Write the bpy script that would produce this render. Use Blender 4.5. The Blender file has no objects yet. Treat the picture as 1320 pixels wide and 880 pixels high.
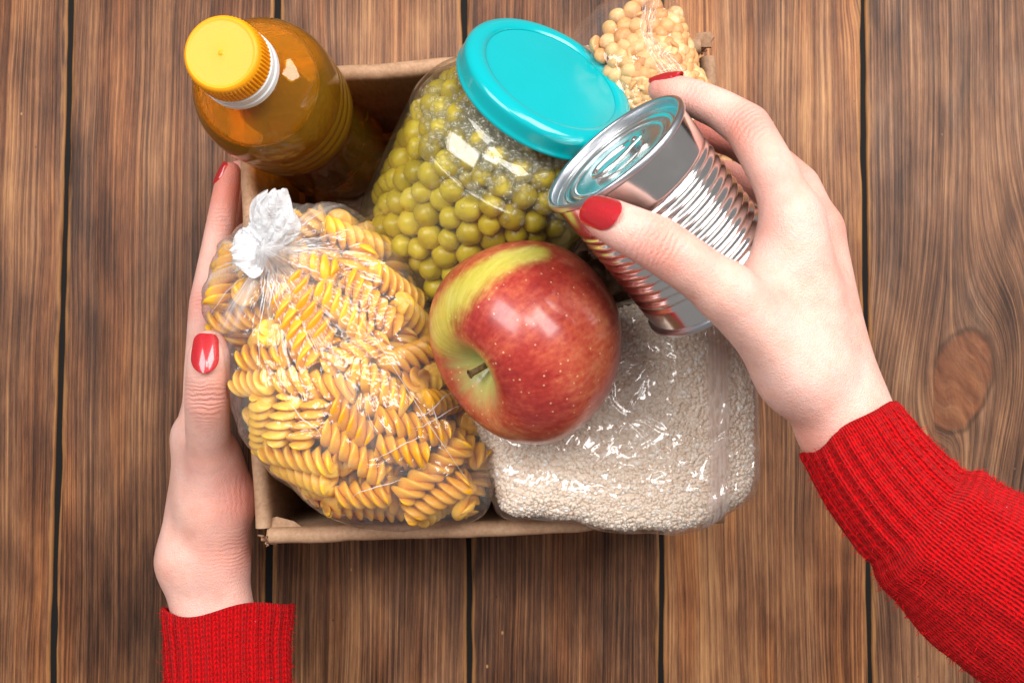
import bpy, bmesh, math, random
import numpy as np
from mathutils import Matrix, Vector
R = math.radians
rng = np.random.default_rng(7)
random.seed(7)
sc = bpy.context.scene
col = sc.collection
CM = 0.01                      # everything below is written in centimetres

# ------------------------------------------------------------------ camera
W0, H0, F0 = 1320.0, 880.0, 1393.0
TILT = R(2.8)
CAMP = np.array([0.0, -3.42, 70.0])
cam_d = bpy.data.cameras.new('camera')
cam_d.lens = F0 / W0 * 36.0
cam_d.sensor_width = 36.0
cam_d.clip_start = 0.01
cam_d.clip_end = 20.0
cam_d.dof.use_dof = True
cam_d.dof.focus_distance = 0.525
cam_d.dof.aperture_fstop = 20.0
cam = bpy.data.objects.new('camera', cam_d)
cam.location = CAMP * CM
cam.rotation_euler = (TILT, 0, 0)
col.objects.link(cam)
sc.camera = cam

# ------------------------------------------------------------------ world, lamps, exposure
world = bpy.data.worlds.new('World')
sc.world = world
world.use_nodes = True
bg = world.node_tree.nodes['Background']
bg.inputs[0].default_value = (1.0, 0.98, 0.97, 1)
bg.inputs[1].default_value = 0.26

def area_lamp(name, loc, target, sx, sy, power, color=(1, 1, 1)):
    l = bpy.data.lights.new(name, 'AREA')
    l.shape = 'RECTANGLE'
    l.size, l.size_y = sx, sy
    l.energy = power
    l.color = color
    o = bpy.data.objects.new(name, l)
    o.location = loc
    d = Vector(target) - Vector(loc)
    o.rotation_euler = d.to_track_quat('-Z', 'Y').to_euler()
    col.objects.link(o)
    return o
area_lamp('softbox_key', (0.58, 0.50, 1.12), (0.02, 0.0, 0.1), 0.62, 0.80, 20.0, (1.0, 0.985, 0.96))
area_lamp('softbox_fill', (-0.55, 0.32, 1.15), (0.0, 0.0, 0.1), 0.54, 0.70, 12.5, (1.0, 0.985, 0.97))
area_lamp('softbox_top', (0.06, 0.36, 1.42), (0.0, 0.0, 0.1), 0.30, 0.22, 3.0, (1.0, 0.99, 0.98))

sc.view_settings.view_transform = 'Standard'
sc.view_settings.look = 'None'
sc.view_settings.exposure = 0.0
sc.view_settings.gamma = 1.0
sc.cycles.use_denoising = True
sc.cycles.max_bounces = 14
sc.cycles.transmission_bounces = 12
sc.cycles.transparent_max_bounces = 40
sc.cycles.glossy_bounces = 5
sc.cycles.diffuse_bounces = 4
sc.cycles.sample_clamp_indirect = 6.0
sc.cycles.caustics_reflective = False

# ------------------------------------------------------------------ maths helpers
XR = np.array([1.0, 0, 0])
YU = np.array([0, math.cos(TILT), math.sin(TILT)])
ZB = np.array([0, -math.sin(TILT), math.cos(TILT)])
def unit(v):
    v = np.asarray(v, float)
    return v / (np.linalg.norm(v) + 1e-12)
def ray(u, v):
    return unit(XR * (u - W0 / 2) + YU * (H0 / 2 - v) - ZB * F0)
def P(u, v, z):
    """point (cm) at height z seen at photo pixel (u, v)"""
    d = ray(u, v)
    return CAMP + d * ((z - CAMP[2]) / d[2])
def axis_at(C, sdir, ang):
    """unit vector whose picture points along sdir and makes ang degrees with the sight line"""
    w = unit(C - CAMP)
    e = XR * sdir[0] - YU * sdir[1]
    e = unit(e - w * e.dot(w))
    return w * math.cos(R(ang)) + e * math.sin(R(ang))
def frame(a):
    a = unit(a)
    t = np.array([0, 0, 1.0]) if abs(a[2]) < 0.9 else np.array([1.0, 0, 0])
    b = unit(np.cross(t, a))
    return b, np.cross(a, b), a
def rotm(a, roll=0.0):
    b, c, a = frame(a)
    m = np.array([b, c, a]).T
    cr, sr = math.cos(roll), math.sin(roll)
    return m @ np.array([[cr, -sr, 0], [sr, cr, 0], [0, 0, 1]])

def _hash(i, j, k, seed):
    n = (i * 374761393 + j * 668265263 + k * 2147483647 + seed * 974634777) & 0xFFFFFFFF
    n = ((n ^ (n >> 13)) * 1274126177) & 0xFFFFFFFF
    n = (n ^ (n >> 16)) & 0xFFFF
    return n.astype(np.float64) / 32767.5 - 1.0
def vnoise(p, seed=0):
    p = np.asarray(p, float)
    i = np.floor(p).astype(np.int64)
    f = p - i
    f = f * f * f * (f * (f * 6 - 15) + 10)
    r = 0
    for dx in (0, 1):
        for dy in (0, 1):
            for dz in (0, 1):
                w = (f[..., 0] if dx else 1 - f[..., 0]) * (f[..., 1] if dy else 1 - f[..., 1]) * (f[..., 2] if dz else 1 - f[..., 2])
                r = r + w * _hash(i[..., 0] + dx, i[..., 1] + dy, i[..., 2] + dz, seed)
    return r
def fbm(p, o=4, seed=0, gain=0.5):
    r, a = 0, 1.0
    for k in range(o):
        r = r + a * vnoise(np.asarray(p) * 2 ** k + 17.3 * k, seed + k)
        a *= gain
    return r
def ridged(p, o=3, seed=0):
    r, a = 0, 1.0
    for k in range(o):
        r = r + a * (1 - np.abs(vnoise(np.asarray(p) * 2 ** k + 9.1 * k, seed + k)) * 2)
        a *= 0.5
    return r

# ------------------------------------------------------------------ object helpers
def wloc(o):
    l = np.zeros(3)
    while o is not None:
        l += np.array(o.location) / CM
        o = o.parent
    return l
def tag(o, label=None, cat=None, group=None, kind=None):
    if label: o['label'] = label
    if cat: o['category'] = cat
    if group: o['group'] = group
    if kind: o['kind'] = kind
    return o
def thing(name, loc, label, cat, group=None):
    o = bpy.data.objects.new(name, None)
    o.empty_display_size = 0.01
    o.location = np.asarray(loc, float) * CM
    col.objects.link(o)
    return tag(o, label, cat, group)
def mesh_data(name, verts, faces, mat, smooth=True, sharp=None, attrs=None):
    me = bpy.data.meshes.new(name)
    verts = np.asarray(verts, float) * CM
    if isinstance(faces, np.ndarray):
        a_, b_, c_ = (verts[faces[:, k]] - verts.mean(0) for k in range(3))
        vol = (a_ * np.cross(b_, c_)).sum()
        if faces.shape[1] == 4: vol += ((verts[faces[:, 0]] - verts.mean(0)) * np.cross(c_, verts[faces[:, 3]] - verts.mean(0))).sum()
    else:
        vol = 0.0; vc = verts.mean(0)
        fan = np.array([(q[0], q[i], q[i + 1]) for q in faces for i in range(1, len(q) - 1)])
        vol = ((verts[fan[:, 0]] - vc) * np.cross(verts[fan[:, 1]] - vc, verts[fan[:, 2]] - vc)).sum()
    if vol < 0: faces = faces[:, ::-1] if isinstance(faces, np.ndarray) else [tuple(q)[::-1] for q in faces]
    me.from_pydata(verts.tolist(), [], [tuple(int(i) for i in f) for f in faces] if not isinstance(faces, list) else faces)
    me.update()
    if smooth:
        me.shade_smooth()
        if sharp: me.set_sharp_from_angle(angle=R(sharp))
    if mat: me.materials.append(mat)
    for k, a in (attrs or {}).items():
        a = np.asarray(a, np.float32)
        if a.ndim == 1:
            at = me.attributes.new(k, 'FLOAT', 'POINT'); at.data.foreach_set('value', a)
        else:
            at = me.attributes.new(k, 'FLOAT_VECTOR', 'POINT'); at.data.foreach_set('vector', a.ravel())
    return me
def mk(name, verts, faces, mat, parent=None, smooth=True, sharp=None, attrs=None, loc=None):
    """one mesh object from world-space centimetres; origin at loc (or at its parent)"""
    base = wloc(parent)
    off = np.zeros(3) if loc is None else np.asarray(loc, float) - base
    me = mesh_data(name, np.asarray(verts, float) - base - off, faces, mat, smooth, sharp, attrs)
    o = bpy.data.objects.new(name, me)
    o.location = off * CM
    o.parent = parent
    col.objects.link(o)
    return o
def grid_faces(nu, nv, cu=False, cv=False, flip=False):
    """faces of a grid with index = i*nv + j"""
    i = np.arange(nu if cu else nu - 1); j = np.arange(nv if cv else nv - 1)
    I, J = np.meshgrid(i, j, indexing='ij')
    I2, J2 = (I + 1) % nu, (J + 1) % nv
    f = np.stack([I * nv + J, I2 * nv + J, I2 * nv + J2, I * nv + J2], -1).reshape(-1, 4)
    if flip: f = f[:, ::-1]
    return f
def lathe(prof, C, axis, n=96, roll=0.0, fn=None):
    """prof: list of (radius, distance along axis)"""
    m = rotm(axis, roll)
    prof = np.array(prof, float)
    th = np.linspace(0, 2 * math.pi, n, endpoint=False)
    Rr = np.repeat(prof[None, :, 0], n, 0); Hh = np.repeat(prof[None, :, 1], n, 0)
    T = np.repeat(th[:, None], len(prof), 1)
    if fn: Rr, Hh = fn(Rr, Hh, T)
    v = np.stack([Rr * np.cos(T), Rr * np.sin(T), Hh], -1).reshape(-1, 3) @ m.T + C
    return v, grid_faces(n, len(prof), cu=True, flip=False)
def smooth_prof(pts, k=6):
    """Catmull-Rom through profile points"""
    p = np.array(pts, float)
    q = np.vstack([2 * p[0] - p[1], p, 2 * p[-1] - p[-2]])
    out = []
    for i in range(1, len(q) - 2):
        for t in np.linspace(0, 1, k, endpoint=False):
            out.append(0.5 * ((2 * q[i]) + (-q[i - 1] + q[i + 1]) * t + (2 * q[i - 1] - 5 * q[i] + 4 * q[i + 1] - q[i + 2]) * t * t + (-q[i - 1] + 3 * q[i] - 3 * q[i + 1] + q[i + 2]) * t ** 3))
    out.append(p[-1])
    return np.array(out)
def tube(path, rad, n=10, caps=True):
    path = np.asarray(path, float)
    rad = np.broadcast_to(np.asarray(rad, float), (len(path),))
    t = np.gradient(path, axis=0)
    t /= np.linalg.norm(t, axis=1)[:, None] + 1e-9
    b = frame(t[0])[0]
    V = []
    for p, d, r in zip(path, t, rad):
        b = unit(b - d * b.dot(d)); c = np.cross(d, b)
        for k in range(n):
            a = 2 * math.pi * k / n
            V.append(p + r * (math.cos(a) * b + math.sin(a) * c))
    F = [tuple(f) for f in grid_faces(len(path), n, cv=True).tolist()]
    if caps:
        F.append(tuple(range(n))[::-1]); F.append(tuple(range(len(V) - n, len(V))))
    return np.array(V), F
def join(parts):
    V, F, o = [], [], 0
    for v, f in parts:
        V.append(np.asarray(v)); F += [tuple(int(i) + o for i in q) for q in f]; o += len(v)
    return np.vstack(V), F
def icosphere(sub=2):
    bm = bmesh.new(); bmesh.ops.create_icosphere(bm, subdivisions=sub, radius=1.0)
    bm.verts.ensure_lookup_table()
    v = np.array([x.co[:] for x in bm.verts]); f = [tuple(x.index for x in q.verts) for q in bm.faces]
    bm.free()
    return v, f
def surface_nets(F, org, h):
    nx, ny, nz = F.shape
    s = F < 0
    cs = (nx - 1, ny - 1, nz - 1)
    acc = np.zeros(cs + (3,), np.float32); cnt = np.zeros(cs, np.float32)
    for ax in range(3):
        sl0 = [slice(None)] * 3; sl1 = [slice(None)] * 3
        sl0[ax] = slice(0, -1); sl1[ax] = slice(1, None)
        a, b = F[tuple(sl0)], F[tuple(sl1)]
        m = (a < 0) != (b < 0)
        t = np.where(m, a / np.where(m, a - b, 1), 0)
        o1, o2 = [k for k in range(3) if k != ax]
        for d1 in (0, 1):
            for d2 in (0, 1):
                sl = [slice(None)] * 3
                sl[o1] = slice(d1, d1 + cs[o1]); sl[o2] = slice(d2, d2 + cs[o2])
                mm = m[tuple(sl)]
                cnt += mm
                acc[..., ax] += mm * t[tuple(sl)]
                acc[..., o1] += mm * d1
                acc[..., o2] += mm * d2
    act = cnt > 0
    idx = -np.ones(cs, np.int64)
    idx[act] = np.arange(act.sum())
    ijk = np.argwhere(act)
    V = (ijk + acc[act] / cnt[act][:, None]) * h + org
    Q = []
    for ax in range(3):
        o1, o2 = [(1, 2), (2, 0), (0, 1)][ax]
        sl0 = [slice(None)] * 3; sl1 = [slice(None)] * 3
        sl0[ax] = slice(0, -1); sl1[ax] = slice(1, None)
        a, b = s[tuple(sl0)], s[tuple(sl1)]
        for sign in (0, 1):
            m = (a & ~b) if sign == 0 else (~a & b)
            e = np.argwhere(m)
            e = e[(e[:, o1] > 0) & (e[:, o2] > 0) & (e[:, o1] < F.shape[o1] - 1) & (e[:, o2] < F.shape[o2] - 1)]
            if not len(e): continue
            def at(d1, d2):
                q = e.copy(); q[:, o1] -= d1; q[:, o2] -= d2
                return idx[q[:, 0], q[:, 1], q[:, 2]]
            f = np.stack([at(1, 1), at(0, 1), at(0, 0), at(1, 0)], 1)
            Q.append(f if sign == 0 else f[:, ::-1])
    return V.astype(float), np.vstack(Q)
def laplace(V, Q, it=3, lam=0.5):
    e = np.vstack([Q[:, [0, 1]], Q[:, [1, 2]], Q[:, [2, 3]], Q[:, [3, 0]]])
    n = len(V)
    for k in range(it):
        acc = np.zeros_like(V); c = np.zeros(n)
        for a, b in ((0, 1), (1, 0)):
            for d in range(3): acc[:, d] += np.bincount(e[:, a], V[e[:, b], d], n)
            c += np.bincount(e[:, a], minlength=n)
        V = V + lam * (acc / np.maximum(c, 1)[:, None] - V)
    return V

# ------------------------------------------------------------------ material helpers
class X:
    """node socket with arithmetic"""
    def __init__(s, nt, k): s.nt, s.k = nt, k
    def _m(s, op, *o, clamp=False):
        n = s.nt.nodes.new('ShaderNodeMath'); n.operation = op; n.use_clamp = clamp
        for i, v in enumerate((s,) + o):
            if isinstance(v, X): s.nt.links.new(v.k, n.inputs[i])
            else: n.inputs[i].default_value = v
        return X(s.nt, n.outputs[0])
    def __add__(s, o): return s._m('ADD', o)
    __radd__ = __add__
    def __sub__(s, o): return s._m('SUBTRACT', o)
    def __rsub__(s, o): return (s * -1) + o
    def __mul__(s, o): return s._m('MULTIPLY', o)
    __rmul__ = __mul__
    def __truediv__(s, o): return s._m('DIVIDE', o)
    def __pow__(s, o): return s._m('POWER', o)
    def sin(s): return s._m('SINE')
    def abs(s): return s._m('ABSOLUTE')
    def exp(s): return s._m('EXPONENT')
    def frac(s): return s._m('FRACT')
    def max(s, o): return s._m('MAXIMUM', o)
    def min(s, o): return s._m('MINIMUM', o)
    def sat(s): return s._m('ADD', 0.0, clamp=True)
    def step(s, a, b):
        n = s.nt.nodes.new('ShaderNodeMapRange'); n.interpolation_type = 'SMOOTHSTEP'
        s.nt.links.new(s.k, n.inputs[0]); n.inputs[1].default_value = a; n.inputs[2].default_value = b
        return X(s.nt, n.outputs[0])
class Mat:
    def __init__(s, name):
        s.m = bpy.data.materials.new(name); s.m.use_nodes = True
        s.nt = s.m.node_tree; s.b = s.nt.nodes['Principled BSDF']; s.out = s.nt.nodes['Material Output']
    def node(s, t, **kw):
        n = s.nt.nodes.new(t)
        for k, v in kw.items(): setattr(n, k, v)
        return n
    def put(s, sock, v):
        if isinstance(v, X): s.nt.links.new(v.k, sock)
        elif hasattr(v, 'is_output'): s.nt.links.new(v, sock)
        else:
            if isinstance(v, (tuple, list)) and len(v) == 3 and sock.type == 'RGBA': v = (*v, 1)
            sock.default_value = v
    def set(s, **kw):
        for k, v in kw.items(): s.put(s.b.inputs[k.replace('_', ' ')], v)
        return s
    def pos(s):
        n = s.node('ShaderNodeNewGeometry'); return X(s.nt, n.outputs['Position'])
    def obj(s):
        n = s.node('ShaderNodeTexCoord'); return X(s.nt, n.outputs['Object'])
    def sep(s, v):
        n = s.node('ShaderNodeSeparateXYZ'); s.put(n.inputs[0], v)
        return [X(s.nt, n.outputs[i]) for i in range(3)]
    def comb(s, x, y, z=0.0):
        n = s.node('ShaderNodeCombineXYZ')
        for i, v in enumerate((x, y, z)): s.put(n.inputs[i], v)
        return X(s.nt, n.outputs[0])
    def attr(s, name, typ='GEOMETRY'):
        n = s.node('ShaderNodeAttribute'); n.attribute_name = name; n.attribute_type = typ
        return n
    def fa(s, name, typ='GEOMETRY'): return X(s.nt, s.attr(name, typ).outputs['Fac'])
    def va(s, name): return X(s.nt, s.attr(name).outputs['Vector'])
    def noise(s, vec, scale=1.0, detail=2.0, rough=0.5, dist=0.0):
        n = s.node('ShaderNodeTexNoise')
        s.put(n.inputs['Vector'], vec); n.inputs['Scale'].default_value = scale
        n.inputs['Detail'].default_value = detail; n.inputs['Roughness'].default_value = rough
        n.inputs['Distortion'].default_value = dist
        return X(s.nt, n.outputs['Fac'])
    def voro(s, vec, scale, feature='F1', out='Distance', rnd=1.0):
        n = s.node('ShaderNodeTexVoronoi'); n.feature = feature
        s.put(n.inputs['Vector'], vec); n.inputs['Scale'].default_value = scale
        n.inputs['Randomness'].default_value = rnd
        return X(s.nt, n.outputs[out])
    def rnd(s):
        n = s.node('ShaderNodeObjectInfo'); return X(s.nt, n.outputs['Random'])
    def ramp(s, f, stops, interp='LINEAR'):
        n = s.node('ShaderNodeValToRGB'); n.color_ramp.interpolation = interp
        s.put(n.inputs[0], f)
        el = n.color_ramp.elements
        while len(el) < len(stops): el.new(0.5)
        for e, (p, c) in zip(el, stops): e.position = p; e.color = (*c, 1) if len(c) == 3 else c
        return X(s.nt, n.outputs[0])
    def mix(s, f, a, b, mode='MIX'):
        n = s.node('ShaderNodeMix'); n.data_type = 'RGBA'; n.blend_type = mode
        s.put(n.inputs[0], f); s.put(n.inputs[6], a); s.put(n.inputs[7], b)
        return X(s.nt, n.outputs[2])
    def bump(s, h, strength=0.3, dist=0.001, normal=None):
        n = s.node('ShaderNodeBump'); n.inputs['Strength'].default_value = strength
        n.inputs['Distance'].default_value = dist
        s.put(n.inputs['Height'], h)
        if normal is not None: s.put(n.inputs['Normal'], normal)
        return X(s.nt, n.outputs[0])
def srgb(r, g, b):
    f = lambda c: ((c / 255 + 0.055) / 1.055) ** 2.4 if c > 10 else c / 255 / 12.92
    return (f(r), f(g), f(b))

# ------------------------------------------------------------------ materials
def mat_wood():
    m = Mat('aged_wood')
    x, y, z = m.sep(m.pos())
    x, y = x * 100, y * 100
    sd = m.fa('seed', 'OBJECT'); tone = m.fa('tone', 'OBJECT'); warm = m.fa('warm', 'OBJECT')
    kx, ky, ks = m.fa('knot_x', 'OBJECT'), m.fa('knot_y', 'OBJECT'), m.fa('knot_size', 'OBJECT')
    wx = x + (m.noise(m.comb(x * 0.10, y * 0.035, sd), 1, 2) - 0.5) * 1.6 + (m.noise(m.comb(x * 0.5, y * 0.05, sd), 1, 2) - 0.5) * 0.45
    dx, dy = (x - kx), (y - ky)
    ra_ = dx * 0.94 - dy * 0.34; rb_ = dx * 0.34 + dy * 0.94
    d2 = (ra_ * ra_ + rb_ * rb_ * 0.34) / (ks * ks)
    d2b = (ra_ * ra_ + rb_ * rb_ * 0.22) / (ks * ks * 4.2)
    pull = (d2b * -1).exp()
    q = wx - dx * pull * 0.93 + pull * dy * 0.12
    # growth lines: soft wide bands and narrow dark latewood lines
    n1 = m.noise(m.comb(q * 1.1, y * 0.012, sd), 1, 2, 0.6)
    n2 = m.noise(m.comb(q * 3.6, y * 0.030, sd + 3), 1, 3.5, 0.68)
    rings = ((q * 17.0 + (n1 - 0.5) * 14 + sd).sin() * 0.5 + 0.5) ** 1.6
    fib = m.noise(m.comb(q * 15, y * 0.22, sd), 1, 4, 0.7)
    fib2 = m.noise(m.comb(x * 34, y * 0.9, sd), 1, 3, 0.7)
    patch = m.noise(m.comb(x * 0.16, y * 0.07, sd + 9), 1, 3, 0.6)
    patch2 = m.noise(m.comb(x * 0.6, y * 0.16, sd + 5), 1, 3, 0.6)
    ln = ((m.noise(m.comb(q * 3.6, y * 0.016, sd + 13), 1, 3, 0.65) - 0.5).abs() * 11).min(1.0)
    ln2 = ((m.noise(m.comb(q * 8.0, y * 0.035, sd + 17), 1, 3, 0.65) - 0.5).abs() * 8).min(1.0)
    lum = (ln - 0.75) * 0.15 + (ln2 - 0.7) * 0.26 + (n1 - 0.5) * 0.35 + (n2 - 0.5) * 0.45 + (rings - 0.4) * -0.13 + (fib - 0.5) * 0.55 + (fib2 - 0.5) * 0.62 + (patch - 0.5) * 1.05 + (patch2 - 0.5) * 0.60 + 0.46 + tone
    pore = m.noise(m.comb(x * 55, y * 2.2, sd + 31), 1, 2, 0.6).step(0.36, 0.28)
    lum = lum - pore * 0.20
    c = m.ramp(lum.sat(), [(0.0, srgb(48, 29, 19)), (0.28, srgb(90, 57, 38)), (0.5, srgb(126, 83, 55)), (0.74, srgb(160, 112, 72)), (1.0, srgb(190, 140, 90))])
    orange = (m.noise(m.comb(wx * 0.45, y * 0.03, sd + 2), 1, 3, 0.6) + warm).step(0.52, 0.74)
    c = m.mix(orange * 0.65, c, m.mix(1.0, c, (1.22, 0.95, 0.66), 'MULTIPLY'))
    grey = m.noise(m.comb(x * 0.4, y * 0.09, sd + 20), 1, 4, 0.65).step(0.48, 0.75)
    gw = m.fa('weathered', 'OBJECT')
    c = m.mix((grey * 0.6 + 0.4) * gw, c, m.ramp(lum.sat(), [(0, srgb(54, 40, 34)), (0.5, srgb(122, 94, 76)), (1, srgb(182, 152, 126))]))
    # knot
    kn = (d2 ** 0.5) + (m.noise(m.comb(x * 0.35, y * 0.25, sd + 1), 1, 3) - 0.5) * 0.55 + ((dx * -1) - ks * 0.80).max(0.0) * 3.0
    kmask = 1 - (kn + (m.noise(m.comb(x * 0.8, y * 0.8, sd), 1, 3) - 0.5) * 0.35).step(0.86, 1.0)
    kr = m.noise(m.comb((dx * 0.9 + dy * 0.75) * 1.6 + (m.noise(m.comb(x * 0.6, y * 0.6, sd), 1, 2)) * 2.0, (dy * 0.5 - dx * 0.6) * 0.5, sd), 1, 4, 0.65) + (kn - 0.6) * -0.12
    kc = m.ramp(kr, [(0.25, srgb(74, 38, 23)), (0.5, srgb(118, 66, 39)), (0.75, srgb(152, 94, 58))])
    c = m.mix(kmask * 0.68, c, kc)
    edge = (kn - 0.97).abs().step(0.13, 0.0)
    c = m.mix(edge * 0.55, c, srgb(52, 32, 22))
    # pin holes, dust specks and scratches
    sp = m.voro(m.comb(x * 0.5, y * 0.5, sd), 1.0).step(0.035, 0.02)
    c = m.mix(sp * 0.8, c, srgb(30, 22, 18))
    fl = m.voro(m.comb(x * 0.33 + 7.7, y * 0.21, sd), 1.0).step(0.03, 0.015)
    c = m.mix(fl * 0.7, c, srgb(196, 150, 104))
    # worn plank edges, paler
    ew = m.fa('edge')
    c = m.mix((ew + (m.noise(m.comb(x * 3, y * 0.35, sd), 1, 3) - 0.5) * 1.1).step(0.55, 1.0) * 0.6, c, srgb(176, 124, 74))
    hgt = (ln - 1) * 0.25 + (ln2 - 1) * 0.25 + (fib - 0.5) * 0.5 + (n2 - 0.5) * 1.0 + (fib2 - 0.5) * 0.3 - (rings * 0.12)
    m.set(Base_Color=c, Roughness=(0.46 + (fib - 0.5) * 0.3 + (n2 - 0.5) * -0.25), Normal=m.bump(hgt, 0.40, 0.0007))
    m.b.inputs['Specular IOR Level'].default_value = 0.20
    return m.m
def mat_cardboard():
    m = Mat('brown_cardboard')
    p = m.pos(); x, y, z = m.sep(p)
    n = m.noise(p, 60, 4, 0.6); f = m.noise(m.comb(x * 500, y * 500, z * 90), 1, 3, 0.6); b = m.noise(p, 14, 3)
    c = m.ramp((n - 0.5) * 0.5 + (f - 0.5) * 0.7 + (b - 0.5) * 0.5 + 0.5, [(0.2, srgb(140, 104, 78)), (0.5, srgb(172, 133, 102)), (0.85, srgb(194, 158, 126))])
    sp = m.voro(p, 420).step(0.16, 0.08)
    c = m.mix(sp * 0.35, c, srgb(100, 72, 52))
    m.set(Base_Color=c, Roughness=0.72, Normal=m.bump((n - 0.5) + (f - 0.5) * 0.6, 0.25, 0.0008))
    return m.m
def plain(name, c, rough=0.4, **kw):
    m = Mat(name); m.set(Base_Color=c, Roughness=rough, **kw); m.b.inputs['Specular IOR Level'].default_value = 0.08; return m.m
def mat_plastic(name, c, rough=0.32, ss=0.15):
    m = Mat(name)
    n = m.noise(m.pos(), 900, 2); b = m.noise(m.pos(), 60, 3)
    m.set(Base_Color=m.mix((b - 0.5) * 0.25 + 0.1, c, tuple(k * 0.75 for k in c)), Roughness=rough, Subsurface_Weight=ss,
          Normal=m.bump(n, 0.06, 0.0003))
    m.b.inputs['Subsurface Radius'].default_value = (0.003, 0.002, 0.001)
    m.b.inputs['Subsurface Scale'].default_value = 1.0
    return m.m
def mat_oil():
    m = Mat('oil_in_clear_bottle')
    m.set(Base_Color=(1.0, 0.53, 0.03), Roughness=0.0, IOR=1.42)
    m.b.inputs['Transmission Weight'].default_value = 0.90
    m.b.inputs['Specular IOR Level'].default_value = 0.5
    v = m.node('ShaderNodeVolumeAbsorption')
    v.inputs['Color'].default_value = (0.998, 0.60, 0.03, 1)
    v.inputs['Density'].default_value = 6.5
    m.nt.links.new(v.outputs[0], m.out.inputs['Volume'])
    return m.m
def mat_film(name, haze=0.03, crumple=0.5, scale=1.0, tint=(0.985, 0.985, 0.985), rough=0.06, streak=False, white=(0.86, 0.86, 0.88), refl=0.25, bdist=0.0035, radial=False):
    """thin clear film: transparent sheet with mirror-like glints from its creases"""
    m = Mat(name); nt = m.nt
    p = m.pos()
    a1 = m.noise(p, 55 * scale, 2, 0.5, 0.9); a2 = m.noise(p, 130 * scale, 2, 0.5, 1.2)
    if radial:                                   # creases gathered towards the knot
        co = m.va('gather')
        a1 = m.noise(co, 1.0, 2, 0.5, 0.4); a2 = m.noise(co, 2.4, 2, 0.5, 0.4)
    r1 = ((a1 - 0.5).abs() * 4).min(1.0); r2 = ((a2 - 0.5).abs() * 4).min(1.0)
    h = r1 * 1.0 + r2 * 0.45
    nrm = m.bump(h, crumple, bdist)
    lw = m.node('ShaderNodeLayerWeight'); lw.inputs['Blend'].default_value = 0.5
    fres = (X(nt, lw.outputs['Facing']) ** 4.0) * 0.55 + refl
    tr = m.node('ShaderNodeBsdfTransparent'); tr.inputs[0].default_value = (*tint, 1)
    gl = m.node('ShaderNodeBsdfGlossy'); gl.inputs['Roughness'].default_value = rough
    gl.inputs[0].default_value = (1, 1, 1, 1)
    m.put(gl.inputs['Normal'], nrm)
    di = m.node('ShaderNodeBsdfDiffuse'); di.inputs[0].default_value = (*white, 1); m.put(di.inputs['Normal'], nrm)
    tl = m.node('ShaderNodeBsdfTranslucent'); tl.inputs[0].default_value = (*white, 1)
    dm = m.node('ShaderNodeMixShader'); dm.inputs[0].default_value = 0.4
    nt.links.new(di.outputs[0], dm.inputs[1]); nt.links.new(tl.outputs[0], dm.inputs[2])
    hz = m.fa('haze') if streak else None
    hm = m.node('ShaderNodeMixShader')
    m.put(hm.inputs[0], (hz * (0.6 + r1 * 0.8) + haze).sat() if streak else haze)
    nt.links.new(tr.outputs[0], hm.inputs[1]); nt.links.new(dm.outputs[0], hm.inputs[2])
    gm = m.node('ShaderNodeMixShader')
    m.put(gm.inputs[0], fres)
    nt.links.new(hm.outputs[0], gm.inputs[1]); nt.links.new(gl.outputs[0], gm.inputs[2])
    nt.links.new(gm.outputs[0], m.out.inputs['Surface'])
    return m.m
def mat_glass(name, tint, refl=0.045, power=4.0, haze=0.0, white=(0.8, 0.8, 0.75)):
    m = Mat(name); nt = m.nt
    lw = m.node('ShaderNodeLayerWeight'); lw.inputs['Blend'].default_value = 0.5
    tr = m.node('ShaderNodeBsdfTransparent'); tr.inputs[0].default_value = (*tint, 1)
    di = m.node('ShaderNodeBsdfDiffuse'); di.inputs[0].default_value = (*white, 1)
    hm = m.node('ShaderNodeMixShader'); hm.inputs[0].default_value = haze
    nt.links.new(tr.outputs[0], hm.inputs[1]); nt.links.new(di.outputs[0], hm.inputs[2])
    gl = m.node('ShaderNodeBsdfGlossy'); gl.inputs['Roughness'].default_value = 0.015
    gm = m.node('ShaderNodeMixShader')
    m.put(gm.inputs[0], (X(nt, lw.outputs['Facing']) ** power) * 0.7 + refl)
    nt.links.new(hm.outputs[0], gm.inputs[1]); nt.links.new(gl.outputs[0], gm.inputs[2])
    nt.links.new(gm.outputs[0], m.out.inputs['Surface'])
    return m.m
def mat_pea():
    m = Mat('olive_green_pea'); r = m.rnd(); o = m.obj()
    n = m.noise(o, 160, 3); n2 = m.noise(m.comb(*[k + r * 3 for k in m.sep(o)]), 70, 2)
    c = m.ramp(r * 0.6 + (n2 - 0.5) * 0.8 + 0.2, [(0.1, srgb(158, 136, 18)), (0.5, srgb(192, 168, 32)), (0.9, srgb(216, 194, 60))])
    m.set(Base_Color=c, Roughness=0.33, Subsurface_Weight=0.25, Normal=m.bump(n, 0.15, 0.001))
    m.b.inputs['Subsurface Radius'].default_value = (0.004, 0.003, 0.0008); m.b.inputs['Subsurface Scale'].default_value = 0.6
    return m.m
def mat_pasta():
    m = Mat('dry_durum_pasta'); r = m.rnd(); o = m.obj()
    n = m.noise(o, 300, 3)
    c = m.ramp(r * 0.7 + (n - 0.5) * 0.5 + 0.15, [(0.1, srgb(222, 156, 36)), (0.5, srgb(237, 176, 50)), (0.9, srgb(246, 196, 80))])
    m.set(Base_Color=c, Roughness=0.38, Subsurface_Weight=0.4, Normal=m.bump(n, 0.1, 0.0006))
    m.b.inputs['Subsurface Radius'].default_value = (0.006, 0.003, 0.0006); m.b.inputs['Subsurface Scale'].default_value = 0.7
    return m.m
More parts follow.
